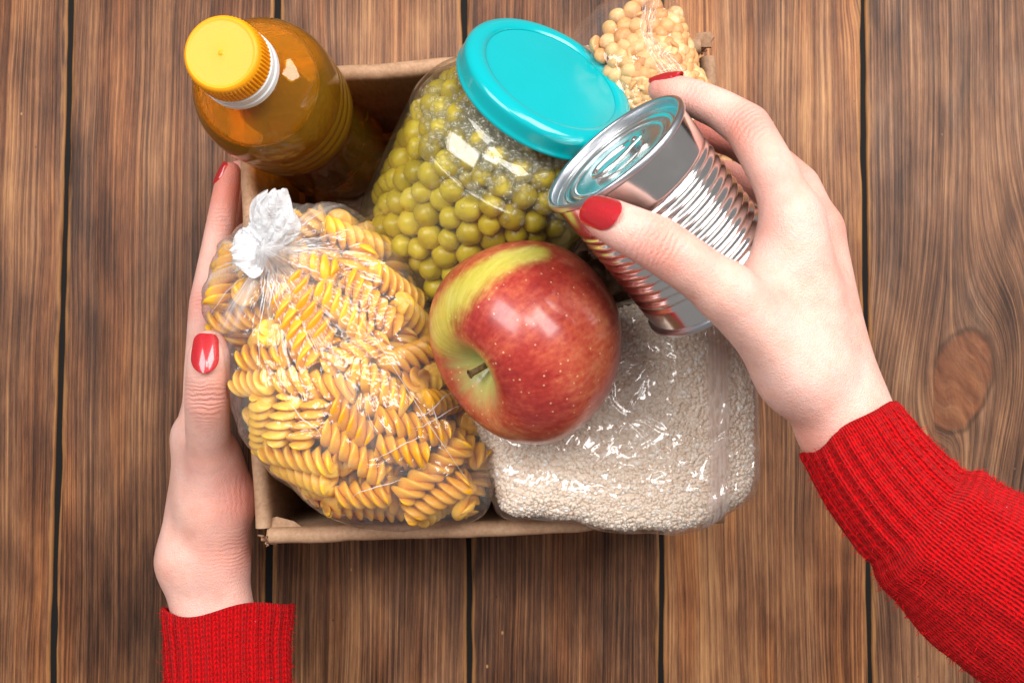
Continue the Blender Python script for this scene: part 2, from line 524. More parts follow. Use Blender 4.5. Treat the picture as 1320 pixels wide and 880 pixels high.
def mat_rice():
    m = Mat('short_grain_rice'); r = m.fa('grain')
    c = m.ramp(r, [(0.0, srgb(226, 203, 180)), (0.5, srgb(240, 222, 203)), (0.9, srgb(248, 238, 225)), (1.0, srgb(254, 252, 248))])
    m.set(Base_Color=c, Roughness=0.4)
    return m.m
def mat_split():
    m = Mat('dry_split_pea'); r = m.rnd(); o = m.obj()
    n = m.noise(m.comb(*[k + r * 5 for k in m.sep(o)]), 240, 3); b = m.noise(o, 700, 2)
    c = m.ramp(r * 0.75 + (n - 0.5) * 0.7 + 0.1, [(0.05, srgb(186, 122, 74)), (0.4, srgb(206, 152, 98)), (0.75, srgb(216, 172, 120)), (0.95, srgb(226, 196, 154))])
    m.set(Base_Color=c, Roughness=0.55, Subsurface_Weight=0.2, Normal=m.bump(n + b * 0.4, 0.25, 0.001))
    m.b.inputs['Subsurface Radius'].default_value = (0.003, 0.002, 0.001)
    return m.m
def mat_apple():
    m = Mat('red_and_yellow_apple_skin')
    a = m.va('skin'); lon, lat, yel = m.sep(a)          # longitude (turns), latitude 0..1 from the stem, yellow cheek
    st = m.noise(m.comb(lon * 80, lat * 7.0, 0), 1, 6, 0.75); st2 = m.noise(m.comb(lon * 24, lat * 2.6, 4), 1, 4, 0.65)
    big = m.noise(m.obj(), 32, 3)
    red = m.ramp((st - 0.5) * 0.38 + (st2 - 0.5) * 0.45 + (big - 0.5) * 0.9 + (m.noise(m.obj(), 420, 3) - 0.5) * 0.35 + 0.5, [(0.22, srgb(128, 26, 24)), (0.42, srgb(160, 46, 38)), (0.58, srgb(184, 80, 56)), (0.78, srgb(204, 128, 84))])
    yl = m.ramp(st, [(0.3, srgb(180, 168, 54)), (0.7, srgb(206, 192, 92))])
    mot = m.noise(m.obj(), 260, 4, 0.65)
    f = (yel + (st - 0.5) * 0.45 + (st2 - 0.5) * 0.5 + (mot - 0.5) * 0.5).step(0.25, 1.0)
    c = m.mix(f, red, yl)
    c = m.mix((lat + (st2 - 0.5) * 0.10).step(0.16, 0.05) * 0.8, c, srgb(176, 190, 104))
    dt = m.voro(m.obj(), 290)
    keep = m.voro(m.obj(), 290, out='Color')
    kr = m.sep(keep)[0]
    dot = dt.step(0.20, 0.06) * kr.step(0.3, 0.6)
    c = m.mix(dot * 0.6, c, srgb(232, 196, 150))
    rg = m.noise(m.obj(), 160, 3)
    m.set(Base_Color=c, Roughness=(0.34 + (rg - 0.5) * 0.2), Subsurface_Weight=0.08, Coat_Weight=0.4, Coat_Roughness=0.14, Normal=m.bump(m.noise(m.obj(), 110, 3) + dot * 0.2, 0.10, 0.0006))
    m.b.inputs['Subsurface Radius'].default_value = (0.004, 0.002, 0.001)
    return m.m
def mat_tin(name, rough, c=(0.82, 0.82, 0.84), sc_=1.0):
    m = Mat(name); o = m.obj()
    n = m.noise(o, 380 * sc_, 3, 0.6); b = m.noise(o, 90, 4, 0.65)
    m.set(Base_Color=c, Metallic=1.0, Roughness=((b - 0.5) * 0.18 + rough), Normal=m.bump(n, 0.03, 0.0003))
    return m.m
def mat_skin():
    m = Mat('fair_skin'); p = m.pos()
    a = m.va('skin'); red, wr, al = m.sep(a)
    n = m.noise(p, 85, 4, 0.6); n2 = m.noise(p, 26, 3); fine = m.voro(p, 1500)
    c = m.ramp((n - 0.5) * 0.7 + (n2 - 0.5) * 0.9 + 0.5, [(0.2, srgb(212, 154, 137)), (0.5, srgb(226, 177, 161)), (0.8, srgb(234, 193, 180))])
    c = m.mix((red * (0.7 + n * 0.6)).sat() * 1.0, c, srgb(220, 122, 104))
    vein = ((m.noise(p, 38, 2, 0.4, 1.5) - 0.5).abs() * 9).min(1.0)
    c = m.mix((1 - vein) * 0.10, c, srgb(176, 150, 160))
    c = m.mix((m.noise(p, 240, 4, 0.7).step(0.52, 0.75)) * 0.22, c, srgb(220, 138, 120))
    w1 = (al * 27 + (m.noise(p, 110, 3) - 0.5) * 17).sin() * 0.5 + 0.5
    wf = m.noise(m.comb(al * 9, n2 * 9, n * 7), 1, 3)
    wrk = wr * (w1 * 0.7 + wf * 0.8)
    c = m.mix((wr * (1 - w1)).sat() * 0.25, c, srgb(206, 128, 108))
    h = n * 0.45 + wrk * -1.5 + fine * 0.28 + m.noise(p, 420, 3) * 0.22
    m.set(Base_Color=c, Roughness=0.46, Subsurface_Weight=0.35, Normal=m.bump(h, 0.5, 0.0013))
    m.b.inputs['Subsurface Radius'].default_value = (0.009, 0.0035, 0.002)
    m.b.inputs['Subsurface Scale'].default_value = 0.55
    m.b.inputs['Specular IOR Level'].default_value = 0.42
    return m.m
def mat_nail():
    m = Mat('red_glitter_nail_polish'); p = m.pos()
    g = m.voro(p, 2600, out='Color'); s = m.sep(g)[0]; d = m.voro(p, 2600)
    c = m.mix(s.step(0.6, 1.0) * 0.6, (0.42, 0.004, 0.012), (0.85, 0.03, 0.03))
    m.set(Base_Color=c, Roughness=0.32, Metallic=(s.step(0.7, 0.9) * 0.6), Coat_Weight=1.0, Coat_Roughness=0.03, Normal=m.bump(s, 0.35, 0.0004))
    return m.m
def mat_knit():
    m = Mat('red_wool_knit')
    a = m.va('knit'); u, v, rib = m.sep(a)              # stitch columns, stitch rows, 1 on the ribbed cuff
    p = m.pos()
    wob = (m.noise(p, 120, 2) - 0.5)
    f = (u + wob * 0.35).frac() - 0.5
    leg = ((v + f.abs() * 1.5 + wob * 0.5) * 6.2832).sin() * 0.5 + 0.5
    colm = 1 - ((f.abs() * 2 - 0.52) * 1.7).abs()
    hgt = leg * 0.65 * colm.max(0.0) + colm.max(0.0) * 0.6
    fz = m.noise(p, 900, 4, 0.7); fz2 = m.noise(p, 200, 3)
    t = hgt * 0.62 + (fz - 0.5) * 0.5 + (fz2 - 0.5) * 0.3
    c = m.ramp(t, [(0.0, srgb(120, 0, 4)), (0.35, srgb(206, 0, 8)), (0.75, srgb(238, 4, 12)), (1.0, srgb(240, 26, 30))])  # dark end of the ramp paints shading into the stitch gaps
    lint = m.voro(p, 130).step(0.045, 0.02)
    c = m.mix(lint * 0.6, c, srgb(240, 150, 170))
    m.set(Base_Color=c, Roughness=0.95, Sheen_Weight=0.12, Sheen_Roughness=0.5, Normal=m.bump(hgt * 0.9 + (fz - 0.5) * 0.5, 0.9, 0.0022))
    m.b.inputs['Sheen Tint'].default_value = (1, 0.25, 0.25, 1)
    m.b.inputs['Specular IOR Level'].default_value = 0.15
    return m.m
def mat_paper():
    m = Mat('kraft_paper'); p = m.pos(); n = m.noise(p, 90, 4)
    m.set(Base_Color=m.ramp(n, [(0.3, srgb(92, 66, 48)), (0.7, srgb(118, 88, 66))]), Roughness=0.7, Normal=m.bump(n, 0.3, 0.001))
    return m.m
M = dict(wood=mat_wood(), under=plain('black_seam_filler', (0.012, 0.011, 0.011), 0.7), card=mat_cardboard(), paper=mat_paper(),
         yellow=mat_plastic('yellow_plastic', srgb(240, 156, 0), 0.5), white=mat_plastic('white_plastic', srgb(236, 238, 242), 0.3),
         oil=mat_oil(), teal=mat_plastic('teal_lacquer', srgb(0, 164, 170), 0.16, 0.0), glass=mat_glass('jar_glass', (0.98, 0.985, 0.95), 0.045, 4.0, 0.025, (0.72, 0.70, 0.45)),
         pea=mat_pea(), pasta=mat_pasta(), rice=mat_rice(), split=mat_split(), apple=mat_apple(),
         tin=mat_tin('polished_tin', 0.15, (0.84, 0.80, 0.78)), lid=mat_tin('brushed_tin_lid', 0.24, (0.80, 0.80, 0.80)), rim=mat_tin('dull_tin_rim', 0.30, (0.62, 0.63, 0.67)),  # polished tin tinted warm: hand and wood reflections painted into its base colour
         skin=mat_skin(), nail=mat_nail(), knit=mat_knit(),
         bubble=mat_glass('foam_bubble', (0.985, 0.98, 0.95), 0.035, 2.4, 0.05, (0.95, 0.93, 0.88)),
         film_pasta=mat_film('pasta_bag_film', 0.085, 0.45, 0.36, bdist=0.004, rough=0.13, radial=True, streak=True, refl=0.055),
         film_tail=mat_film('knotted_film_tail', 0.62, 0.35, 1.6, white=(0.95, 0.95, 0.97), streak=True, rough=0.3, refl=0.05),
         film_rice=mat_film('rice_bag_film', 0.09, 0.6, 0.24, bdist=0.009, rough=0.09, streak=True, white=(0.80, 0.66, 0.60), refl=0.075),
         film_split=mat_film('split_pea_bag_film', 0.0, 0.4, 0.45, streak=True, refl=0.045))
mm = Mat('apple_stem'); nn = mm.noise(mm.obj(), 500, 3)
mm.set(Base_Color=mm.ramp(nn, [(0.3, srgb(78, 56, 34)), (0.7, srgb(140, 112, 70))]), Roughness=0.7); M['stem'] = mm.m

# ================================================================== SETTING: plank table
gap_top = [-450, -185, 90, 357, 598, 852, 1112, 1386, 1660]     # seams seen at the top and bottom picture edges
gap_bot = [-500, -215, 68, 345, 606, 852, 1122, 1400, 1690]
table = mk('wooden_table', [(-90, -70, -2.2), (90, -70, -2.2), (90, 70, -2.2), (-90, 70, -2.2), (-90, -70, -4), (90, -70, -4), (90, 70, -4), (-90, 70, -4)],
           [(0, 1, 2, 3), (7, 6, 5, 4), (0, 4, 5, 1), (1, 5, 6, 2), (2, 6, 7, 3), (3, 7, 4, 0)], M['under'], smooth=False)
tag(table, 'rustic table top of wide brown wooden planks with dark gaps', kind='structure')
def plank(i):
    n = 180
    ys = np.linspace(-69, 69, n)
    xa = np.array([P(gap_top[i], 0, 0)[0], P(gap_bot[i], 880, 0)[0]]); xb = np.array([P(gap_top[i + 1], 0, 0)[0], P(gap_bot[i + 1], 880, 0)[0]])
    yt, yb = P(660, 0, 0)[1], P(660, 880, 0)[1]
    t = (ys - yb) / (yt - yb)
    L = xa[1] + (xa[0] - xa[1]) * t; Rr = xb[1] + (xb[0] - xb[1]) * t
    wob = lambda s, side: 0.10 * vnoise(np.stack([ys * 0.13, 0 * ys + side * 7.7, 0 * ys + 3.1 * s], 1), 5) + 0.05 * vnoise(np.stack([ys * 0.5, 0 * ys + side, 0 * ys + s], 1), 6)
    L = L + 0.17 + wob(i, 1); Rr = Rr - 0.17 + wob(i + 1, 0)
    prof = [(0.0, -2.1), (0.0, -0.22), (0.03, -0.10), (0.10, -0.03), (0.26, 0.0), (0.7, 0.0)]
    k = len(prof)
    V, E = [], []
    for y, l, r in zip(ys, L, Rr):
        w = r - l
        row = [(l + o, y, z) for o, z in prof] + [(l + w * f, y, 0.0) for f in (0.2, 0.35, 0.5, 0.65, 0.8)] + [(r - o, y, z) for o, z in prof[::-1]]
        V += row
        E += [1, 1, 1, 0.9, 0.62, 0.25, 0, 0, 0, 0, 0, 0.25, 0.62, 0.9, 1, 1, 1]
    m = 2 * k + 5
    F = [tuple(f) for f in grid_faces(n, m, flip=True).tolist()]
    F += [tuple(range(m)), tuple(range((n - 1) * m, n * m))[::-1]]
    o = mk('plank', V, F, M['wood'], table, sharp=60, attrs={'edge': E})
    return o
def filler(i):
    ys = np.linspace(-69, 69, 40)
    yt, yb = P(660, 0, 0)[1], P(660, 880, 0)[1]
    xt, xb = P(gap_top[i], 0, 0)[0], P(gap_bot[i], 880, 0)[0]
    V = []
    for y in ys:
        x = xb + (xt - xb) * (y - yb) / (yt - yb)
        z = -0.16 + 0.03 * float(vnoise(np.array([y * 0.7, i, 0.0]), 3))
        V += [(x - 0.5, y, -2.15), (x - 0.5, y, z - 0.05), (x, y, z), (x + 0.5, y, z - 0.05), (x + 0.5, y, -2.15)]
    F = [tuple(f) for f in grid_faces(40, 5, cv=True).tolist()] + [(0, 1, 2, 3, 4), tuple(range(195, 200))[::-1]]
    mk('seam_filler', V, F, M['under'], table, sharp=40)
for i in range(1, 8): filler(i)
tones = [0.0, 0.03, -0.04, 0.08, -0.03, 0.15, 0.06, 0.0]
warms = [0.0, 0.06, 0.08, 0.04, 0.10, 0.12, -0.02, 0.0]
knots = {6: (P(1238, 492, 0), 2.1), 5: (P(1010, 150, 0) + np.array([6, 9, 0]), 0.5)}
for i in range(8):
    o = plank(i)
    o['weathered'] = (0.1, 0.15, 0.22, 0.42, 0.35, 0.25, 0.72, 0.5)[i]
    o['seed'] = 3.7 + 11.3 * i; o['tone'] = tones[i]; o['warm'] = warms[i]
    k, s = knots.get(i, (np.array([200.0, 200.0, 0]), 1.0))
    o['knot_x'] = float(k[0]); o['knot_y'] = float(k[1]); o['knot_size'] = float(s)

# ================================================================== cardboard box
ZR = 13.0
TL, TR, BL, BR = P(301, 92, ZR), P(921, 45, ZR), P(327, 704, ZR), P(943, 676, ZR)
for c in (TL, TR, BL, BR): c[2] = 0
box = thing('cardboard_box', (TL + TR + BL + BR) / 4, 'open brown cardboard box filled with groceries on the plank table', 'box')
TH = 0.85
def box_wall(A, B, seed, trimA=0.0, trimB=0.0):
    """wall standing outside-in from edge A->B; the inside is to the left of A->B"""
    d = unit(B - A); n_in = np.array([-d[1], d[0], 0]); Lw = np.linalg.norm(B - A)
    pf = [(0.0, 0.06)] + [(0.0, z) for z in np.linspace(1, ZR - 0.7, 7)]
    pf += [(TH / 2 - TH / 2 * math.cos(a), ZR - 0.45 + 0.45 * math.sin(a)) for a in np.linspace(0.15, math.pi - 0.15, 9)]
    pf += [(TH, z) for z in np.linspace(ZR - 0.7, 1, 7)] + [(TH, 0.5)]
    n = 60
    V = []
    for s in np.linspace(0.02 + trimA, Lw - 0.02 - trimB, n):
        for o, z in pf:
            q = np.array([s * 0.25, z * 0.25, seed])
            w = 0.12 * vnoise(q, 3) * (z / ZR) + 0.05 * vnoise(q * 4, 4) * (z / ZR)
            dz = (0.10 * vnoise(np.array([s * 0.35, 0, seed + 4.0]), 8)) if z > ZR - 1 else 0
            V.append(A + d * s + n_in * (o + w) + np.array([0, 0, z + dz]))
    k = len(pf)
    F = [tuple(f) for f in grid_faces(n, k, cv=True, flip=True).tolist()] + [tuple(range(k)), tuple(range((n - 1) * k, n * k))[::-1]]
    return mk('side_wall', V, F, M['card'], box, sharp=50)
box_wall(BL, BR, 1.3, 0.75, 0.3)
box_wall(BR, TR, 5.1, TH + 0.05, TH + 0.25)
box_wall(TR, TL, 8.7, 0.75, 0.2)
box_wall(TL, BL, 3.9, TH + 0.05, TH + 0.02)
cen = (TL + TR + BL + BR) / 4
ins = [c + unit(cen - c) * 0.5 for c in (BL, BR, TR, TL)]
vb = [(*c[:2], 0.05) for c in ins] + [(*c[:2], 0.5) for c in ins]
mk('bottom_panel', vb, [(3, 2, 1, 0), (4, 5, 6, 7), (0, 1, 5, 4), (1, 2, 6, 5), (2, 3, 7, 6), (3, 0, 4, 7)], M['card'], box, smooth=False)
def sheet(pts2d, A, ex, ey, thick, name, mat, parent, seed=0.0, amp=0.05):
    """small bent board: polygon in the plane (A, ex, ey) with thickness"""
    nz = np.cross(ex, ey)
    top = [A + ex * x + ey * y + nz * (thick / 2 + amp * vnoise(np.array([x * 2, y * 2, seed]), 2)) for x, y in pts2d]
    bot = [q - nz * thick for q in top]
    n = len(top)
    F = [tuple(range(n)), tuple(range(2 * n - 1, n - 1, -1))] + [((i + 1) % n, i, n + i, n + (i + 1) % n) for i in range(n)]
    return mk(name, top + bot, F, mat, parent, smooth=False)
# torn corner tabs
def corner_tab(C, ex, ey, pts, seed):
    return sheet(pts, C, unit(ex), unit(ey), 0.16, 'corner_tab', M['card'], box, seed, 0.1)
c1 = np.array([*TR[:2], ZR])
corner_tab(c1 + np.array([-0.55, -0.30, -0.25]), (0.25, 1, 0), (0.85, -0.2, 0.55), [(-.35, -.5), (.42, -.45), (.55, .25), (.25, .60), (-.05, .46), (-.32, .55)], 2.0)
torn_at = c1 + np.array([-0.75, -0.75, -0.30])
c2 = np.array([*BL[:2], ZR])
corner_tab(c2 + np.array([1.25, 0.95, -0.55]), (1, 0.05, -0.12), (-0.25, 1, -0.5), [(-.75, -.5), (.9, -.6), (1.25, -.2), (.75, .25), (-.1, .55), (-.55, .5)], 6.0)
def torn_flutes(C, d, n=9):
    parts = []
    for k in range(n):
        a = C + unit(d) * (k * 0.10) + np.array([0.08 * math.sin(k * 2.3), 0.08 * math.cos(k * 3.1), -0.05 * (k % 3)])
        pth = [a + np.array([0.10 * math.sin(t * 6 + k), 0.16 * t * math.cos(k), -0.5 + 0.62 * t]) for t in np.linspace(0, 1, 6)]
        parts.append(tube(pth, [0.08, 0.07, 0.065, 0.06, 0.05, 0.03], 6))
    v, f = join(parts)
    return mk('torn_edge', v, f, M['card'], box)
torn_flutes(c2 + np.array([0.25, 0.32, -0.35]), (0.75, -0.25, 0))
torn_flutes(torn_at, (0.6, 0.5, 0), 6)

# crumpled packing paper on the floor of the box, carrying the goods
n = 130
ins2 = [c + unit(cen - c) * 1.9 for c in (BL, BR, TL, TR)]
U, Vv = np.meshgrid(np.linspace(0, 1, n), np.linspace(0, 1, n), indexing='ij')
base = ((ins2[0][None, None] * (1 - U[..., None]) + ins2[1] * U[..., None]) * (1 - Vv[..., None]) + (ins2[2] * (1 - U[..., None]) + ins2[3] * U[..., None]) * Vv[..., None])
q = np.stack([base[..., 0] * 0.22, base[..., 1] * 0.22, 0 * U], -1)
hh = 2.6 + 1.3 * ridged(q, 4, 11) + 0.6 * vnoise(q * 3, 4)
edge = np.minimum(np.minimum(U, 1 - U), np.minimum(Vv, 1 - Vv))
hh = np.maximum(0.7, 0.7 + (hh - 0.7) * np.clip(edge / 0.05, 0.15, 1))
base[..., 2] = hh
top = base.reshape(-1, 3); bot = top.copy(); bot[:, 2] = 0.58
tf = grid_faces(n, n, flip=False).tolist()
rim_i = [i * n for i in range(n)] + [(n - 1) * n + j for j in range(1, n)] + [i * n + n - 1 for i in range(n - 2, -1, -1)] + [j for j in range(n - 2, 0, -1)]
sk = [(rim_i[(k + 1) % len(rim_i)], rim_i[k], rim_i[k] + n * n, rim_i[(k + 1) % len(rim_i)] + n * n) for k in range(len(rim_i))]
tag(mk('packing_paper', np.vstack([top, bot]), tf + sk, M['paper'], smooth=False, loc=cen), 'crumpled brown kraft paper lining the floor of the cardboard box', 'paper')

# ================================================================== oil bottle
Cb = P(284, 68, 23.5)
Ab = axis_at(Cb, (0.76, 0.65), 25)               # from cap to base
Lb = 21.5
bottle = thing('oil_bottle', Cb + Ab * Lb, 'clear bottle of amber cooking oil with yellow screw cap leaning in the box corner', 'bottle')
up = -Ab
Bb = Cb + Ab * Lb
pr = [(0.0, 0.35), (1.6, 0.15), (2.5, 0.0), (3.15, 0.25), (3.35, 0.9), (3.35, 2.2), (3.25, 3.4), (3.05, 5.0), (2.92, 6.5), (2.92, 8.2), (3.05, 9.3), (3.3, 10.2),
      (3.50, 10.9), (3.50, 11.5), (3.36, 11.75), (3.50, 12.0), (3.54, 12.5), (3.38, 12.8), (3.54, 13.1), (3.58, 13.6), (3.46, 13.9), (3.60, 14.2), (3.60, 14.8),
      (3.52, 15.5), (3.28, 16.2), (2.88, 16.85), (2.35, 17.35), (1.85, 17.7), (1.52, 18.0), (1.38, 18.4), (1.34, 20.6), (1.2, 20.75), (0.0, 20.75)]
v, f = lathe(smooth_prof(pr, 5), Bb, up, 128)
# air above the oil: a hollow in the same body, its faces turned the other way
air = [(0.0, 16.3), (2.6, 16.3), (2.98, 16.34), (3.05, 16.42), (2.98, 16.55), (2.74, 16.82), (2.24, 17.26), (1.76, 17.58), (1.42, 17.9), (1.27, 18.4), (1.22, 20.4), (1.05, 20.55), (0.0, 20.55)]
v2, f2 = lathe(smooth_prof(air, 4), Bb, up, 128)
f = np.vstack([f, f2[:, ::-1] + len(v)]); v = np.vstack([v, v2])
mk('bottle_body', v, f, M['oil'], bottle)
pr = [(1.52, 18.72), (1.78, 18.72), (1.84, 18.8), (1.84, 19.22), (1.77, 19.28), (1.77, 19.36), (1.82, 19.42), (1.82, 19.86), (1.74, 19.94), (1.5, 19.94)]
v, f = lathe(pr, Bb, up, 96)
mk('collar_ring', v, f, M['white'], bottle, sharp=35)
def knurl(Rr, Hh, T):
    k = np.where((Hh > 20.02) & (Hh < 21.12) & (Rr > 1.6), 0.035 * np.clip(np.cos(T * 60) * 1.6, -1, 1), 0)
    return Rr + k, Hh
pr = [(1.5, 19.95), (1.72, 19.95), (1.78, 20.0), (1.78, 20.03), (1.76, 20.3), (1.75, 20.7), (1.74, 21.08), (1.73, 21.14), (1.70, 21.30), (1.62, 21.42), (1.55, 21.46), (1.50, 21.45), (1.45, 21.425), (1.40, 21.42), (0.8, 21.42), (0.16, 21.42), (0.12, 21.43), (0.07, 21.45), (0.05, 21.48), (0.0, 21.49)]
v, f = lathe(pr, Bb, up, 480, fn=knurl)
mk('screw_cap', v, f, M['yellow'], bottle, sharp=40)

# ================================================================== pea jar
Cj = P(713, 97, 19.4)
Aj = axis_at(Cj, (-0.50, 0.866), 60)
Lj = 12.6
Bj = Cj + Aj * Lj; uj = -Aj
jar = thing('pea_jar', Bj, 'glass jar of green peas with a teal screw lid leaning against the back wall', 'jar')
RJ = 5.65
prof_out = [(0, 0.35), (3.8, 0.25), (4.8, 0.0), (5.4, 0.25), (5.62, 0.9), (RJ, 1.8), (RJ, 7.6), (5.58, 8.4), (5.32, 9.15), (4.85, 9.8), (4.35, 10.25), (4.10, 10.7), (4.05, 12.0)]
prof_in = [(3.85, 12.0), (3.88, 10.7), (4.15, 10.2), (4.68, 9.68), (5.12, 9.05), (5.38, 8.3), (5.45, 7.6), (5.45, 1.8), (5.3, 1.05), (4.8, 0.75), (0, 0.75)]
v, f = lathe(np.vstack([smooth_prof(prof_out, 5), smooth_prof(prof_in, 4)]), Bj, uj, 128)
mk('glass_body', v, f, M['glass'], jar)
pr = [(4.05, 11.35), (4.25, 11.25), (4.42, 11.3), (4.46, 11.42), (4.42, 11.55), (4.40, 11.7), (4.40, 12.15), (4.36, 12.32), (4.24, 12.46), (4.05, 12.56), (3.82, 12.6), (3.62, 12.58), (3.5, 12.52), (3.42, 12.46), (3.3, 12.44), (1.5, 12.46), (0, 12.47)]
v, f = lathe(smooth_prof(pr, 4), Bj, uj, 128)
mk('screw_lid', v, f, M['teal'], jar)
# peas: packed balls in the jar
mj = rotm(uj)
def jar_push(p, r):
    rad = np.linalg.norm(p[:, :2], axis=1)
    hz = p[:, 2]
    rm = np.where(hz < 1.4, 5.0 + (hz - 0.75) * 0.6, np.where(hz > 8.0, 5.40 - (hz - 8.0) * 0.52, 5.42)) - r
    rm = np.maximum(rm, 0.3)
    k = np.minimum(1, rm / np.maximum(rad, 1e-6))
    p[:, :2] *= k[:, None]
    p[:, 2] = np.clip(hz, 0.8 + r, 10.3 - r)
    return p
npea = 500
cam_loc = (CAMP - Bj) @ mj
side = unit(np.array([cam_loc[0], cam_loc[1], 0]))
pp = np.stack([rng.uniform(-5, 5, npea), rng.uniform(-5, 5, npea), rng.uniform(1, 10, npea)], 1)
rp = rng.uniform(0.55, 0.73, npea)
for it in range(110):
    d = pp[:, None] - pp[None]
    L = np.linalg.norm(d, axis=2) + 1e-6
    o = np.clip((rp[:, None] + rp[None]) * 0.94 - L, 0, None); np.fill_diagonal(o, 0)
    pp += 0.45 * (d / L[..., None] * o[..., None]).sum(1) / np.maximum(1, (o > 0).sum(1) * 0.6)[:, None]
    pp += np.array([0, 0, 0.004])
    pp = jar_push(pp, rp)
iv, ifc = icosphere(3)
pea_me = []
for k in range(4):
    vv = iv * (1 + 0.10 * vnoise(iv * 1.3 + k * 5.3, k)[:, None] + 0.02 * vnoise(iv * 3 + k, k + 5)[:, None])
    vv[:, 2] *= 0.94
    dimple = np.exp(-((iv - unit(np.array([0.3, 0.2, 1]))) ** 2).sum(1) / 0.03) * 0.06
    vv *= (1 - dimple)[:, None]
    pea_me.append(mesh_data('pea', vv, ifc, M['pea']))
def basis(loc, rot, s):
    m = np.eye(4); m[:3, :3] = rot * s; m[:3, 3] = np.asarray(loc) * CM
    return Matrix(m.tolist())
face = np.array([(q @ side) for q in pp]); radial = np.linalg.norm(pp[:, :2], axis=1) + rp
score = face + 1.5 * (radial - 5.4) + np.where(pp[:, 2] < 1.6, -1, 0)
order = np.argsort(-score)
vis = order[(face[order] > 0.1) & (radial[order] > 3.5)][:230]
for k in vis:
    o = bpy.data.objects.new('pea', pea_me[k % 4])
    o.matrix_basis = basis(Bj + mj @ pp[k], rotm(rng.normal(size=3), rng.uniform(0, 6)), rp[k])
    col.objects.link(o)
    tag(o, 'round olive green pea pressed inside the glass jar with teal lid', 'pea', 'peas in the glass jar')
rest = [k for k in range(npea) if k not in set(vis.tolist())]
lv, lf = icosphere(2)
v, f = join([(Bj + (lv * rp[k] + pp[k]) @ mj.T, lf) for k in rest])
tag(mk('peas', v, f, M['pea'], loc=Bj), 'mass of olive green peas deeper inside the glass jar', 'peas', kind='stuff')
# foam of small bubbles under the lid, on the side of the glass facing the camera
parts = []
sa = math.atan2(side[1], side[0])
bv, bf = icosphere(2)
for k in range(760):
    a = sa + rng.normal(-0.22, 0.55); h = 10.9 - abs(rng.normal(0, 1.35)) - 0.9 * max(0, rng.normal(-0.4, 0.6))
    if h < 7.2: continue
    rr = np.interp(h, [7, 8.4, 9.2, 9.8, 10.3, 10.7, 12], [5.44, 5.36, 5.02, 4.55, 4.10, 3.86, 3.84])
    r = min(0.30, rng.lognormal(-2.05, 0.5))
    c = np.array([math.cos(a) * (rr - r), math.sin(a) * (rr - r), h])
    parts.append((Bj + (bv * r + c) @ mj.T, bf))
v, f = join(parts)
tag(mk('foam', v, f, M['bubble'], jar), kind='stuff')

# ================================================================== bags: shape from an outline and a dome
class Bag:
    def __init__(s, outline, centre, zc, hup, hdn, e=2.6, clip=None):
        s.C = P(*centre, zc); s.zc, s.hup, s.hdn, s.e, s.clip = zc, hup, hdn, e, clip
        q = np.array([P(u, v, zc) for u, v in outline]) - s.C
        a = np.arctan2(q[:, 1], q[:, 0]); r = np.hypot(q[:, 0], q[:, 1])
        o = np.argsort(a); a, r = a[o], r[o]
        s.a = np.concatenate([a - 2 * math.pi, a, a + 2 * math.pi]); s.r = np.concatenate([r, r, r])
        g = np.linspace(-math.pi, math.pi, 721)
        rr = np.interp(g, s.a, s.r)
        for _ in range(60): rr[:-1] = (np.roll(rr[:-1], 1) + rr[:-1] * 2 + np.roll(rr[:-1], -1)) / 4; rr[-1] = rr[0]
        s.g, s.rr = g, rr
    def R(s, a): return np.interp((a + math.pi) % (2 * math.pi) - math.pi, s.g, s.rr)
    def surf(s, nphi, nt, inset=0.0):
        ph = np.linspace(-math.pi, math.pi, nphi, endpoint=False); t = np.linspace(0, math.pi, nt)
        Ph, T = np.meshgrid(ph, t, indexing='ij')
        sn, cs = np.sin(T), np.cos(T)
        e = 2 / s.e
        rad = np.sign(sn) * np.abs(sn) ** e * (s.R(Ph) - inset); zz = np.sign(cs) * np.abs(cs) ** e
        z = np.where(zz > 0, zz * (s.hup - inset), zz * (s.hdn - inset))
        v = np.stack([s.C[0] + rad * np.cos(Ph), s.C[1] + rad * np.sin(Ph), s.zc + z], -1)
        return s.fix(v), Ph, T
    def fix(s, v, pad=0.0):
        if s.clip is not None:
            for (A, n, zl) in s.clip:       # below height zl stay on the inner side of a box wall
                d = (v[..., :2] - A[:2]) @ n[:2] - pad
                low = np.clip((zl - v[..., 2]) / 0.8, 0, 1)
                mv = np.where(d < 0, -d * low, 0)
                v[..., 0] += mv * n[0]; v[..., 1] += mv * n[1]
        return v
    def level(s, p):
        d = p - s.C
        a = np.arctan2(d[..., 1], d[..., 0]); r = np.hypot(d[..., 0], d[..., 1]) / s.R(a)
        h = np.where(d[..., 2] > 0, d[..., 2] / s.hup, d[..., 2] / s.hdn)
        return (r ** s.e + np.abs(h) ** s.e) ** (1 / s.e)
    def inside(s, p, pad):
        """pull points in until pad from the skin"""
        for _ in range(2):
            lv = s.level(p)
            lim = 1 - pad / (np.linalg.norm(p - s.C, axis=-1) / np.maximum(lv, 1e-6) + 1e-6)
            k = np.where(lv > lim, lim / np.maximum(lv, 1e-6), 1.0)
            p = s.C + (p - s.C) * k[..., None]
        return s.fix(p, pad)
def inner_wall(A, B):
    d = unit(B - A); n_in = np.array([-d[1], d[0], 0])
    return (A + n_in * (TH + 0.15), n_in, ZR + 0.75)
W_B, W_R, W_T, W_L = inner_wall(BL, BR), inner_wall(BR, TR), inner_wall(TR, TL), inner_wall(TL, BL)

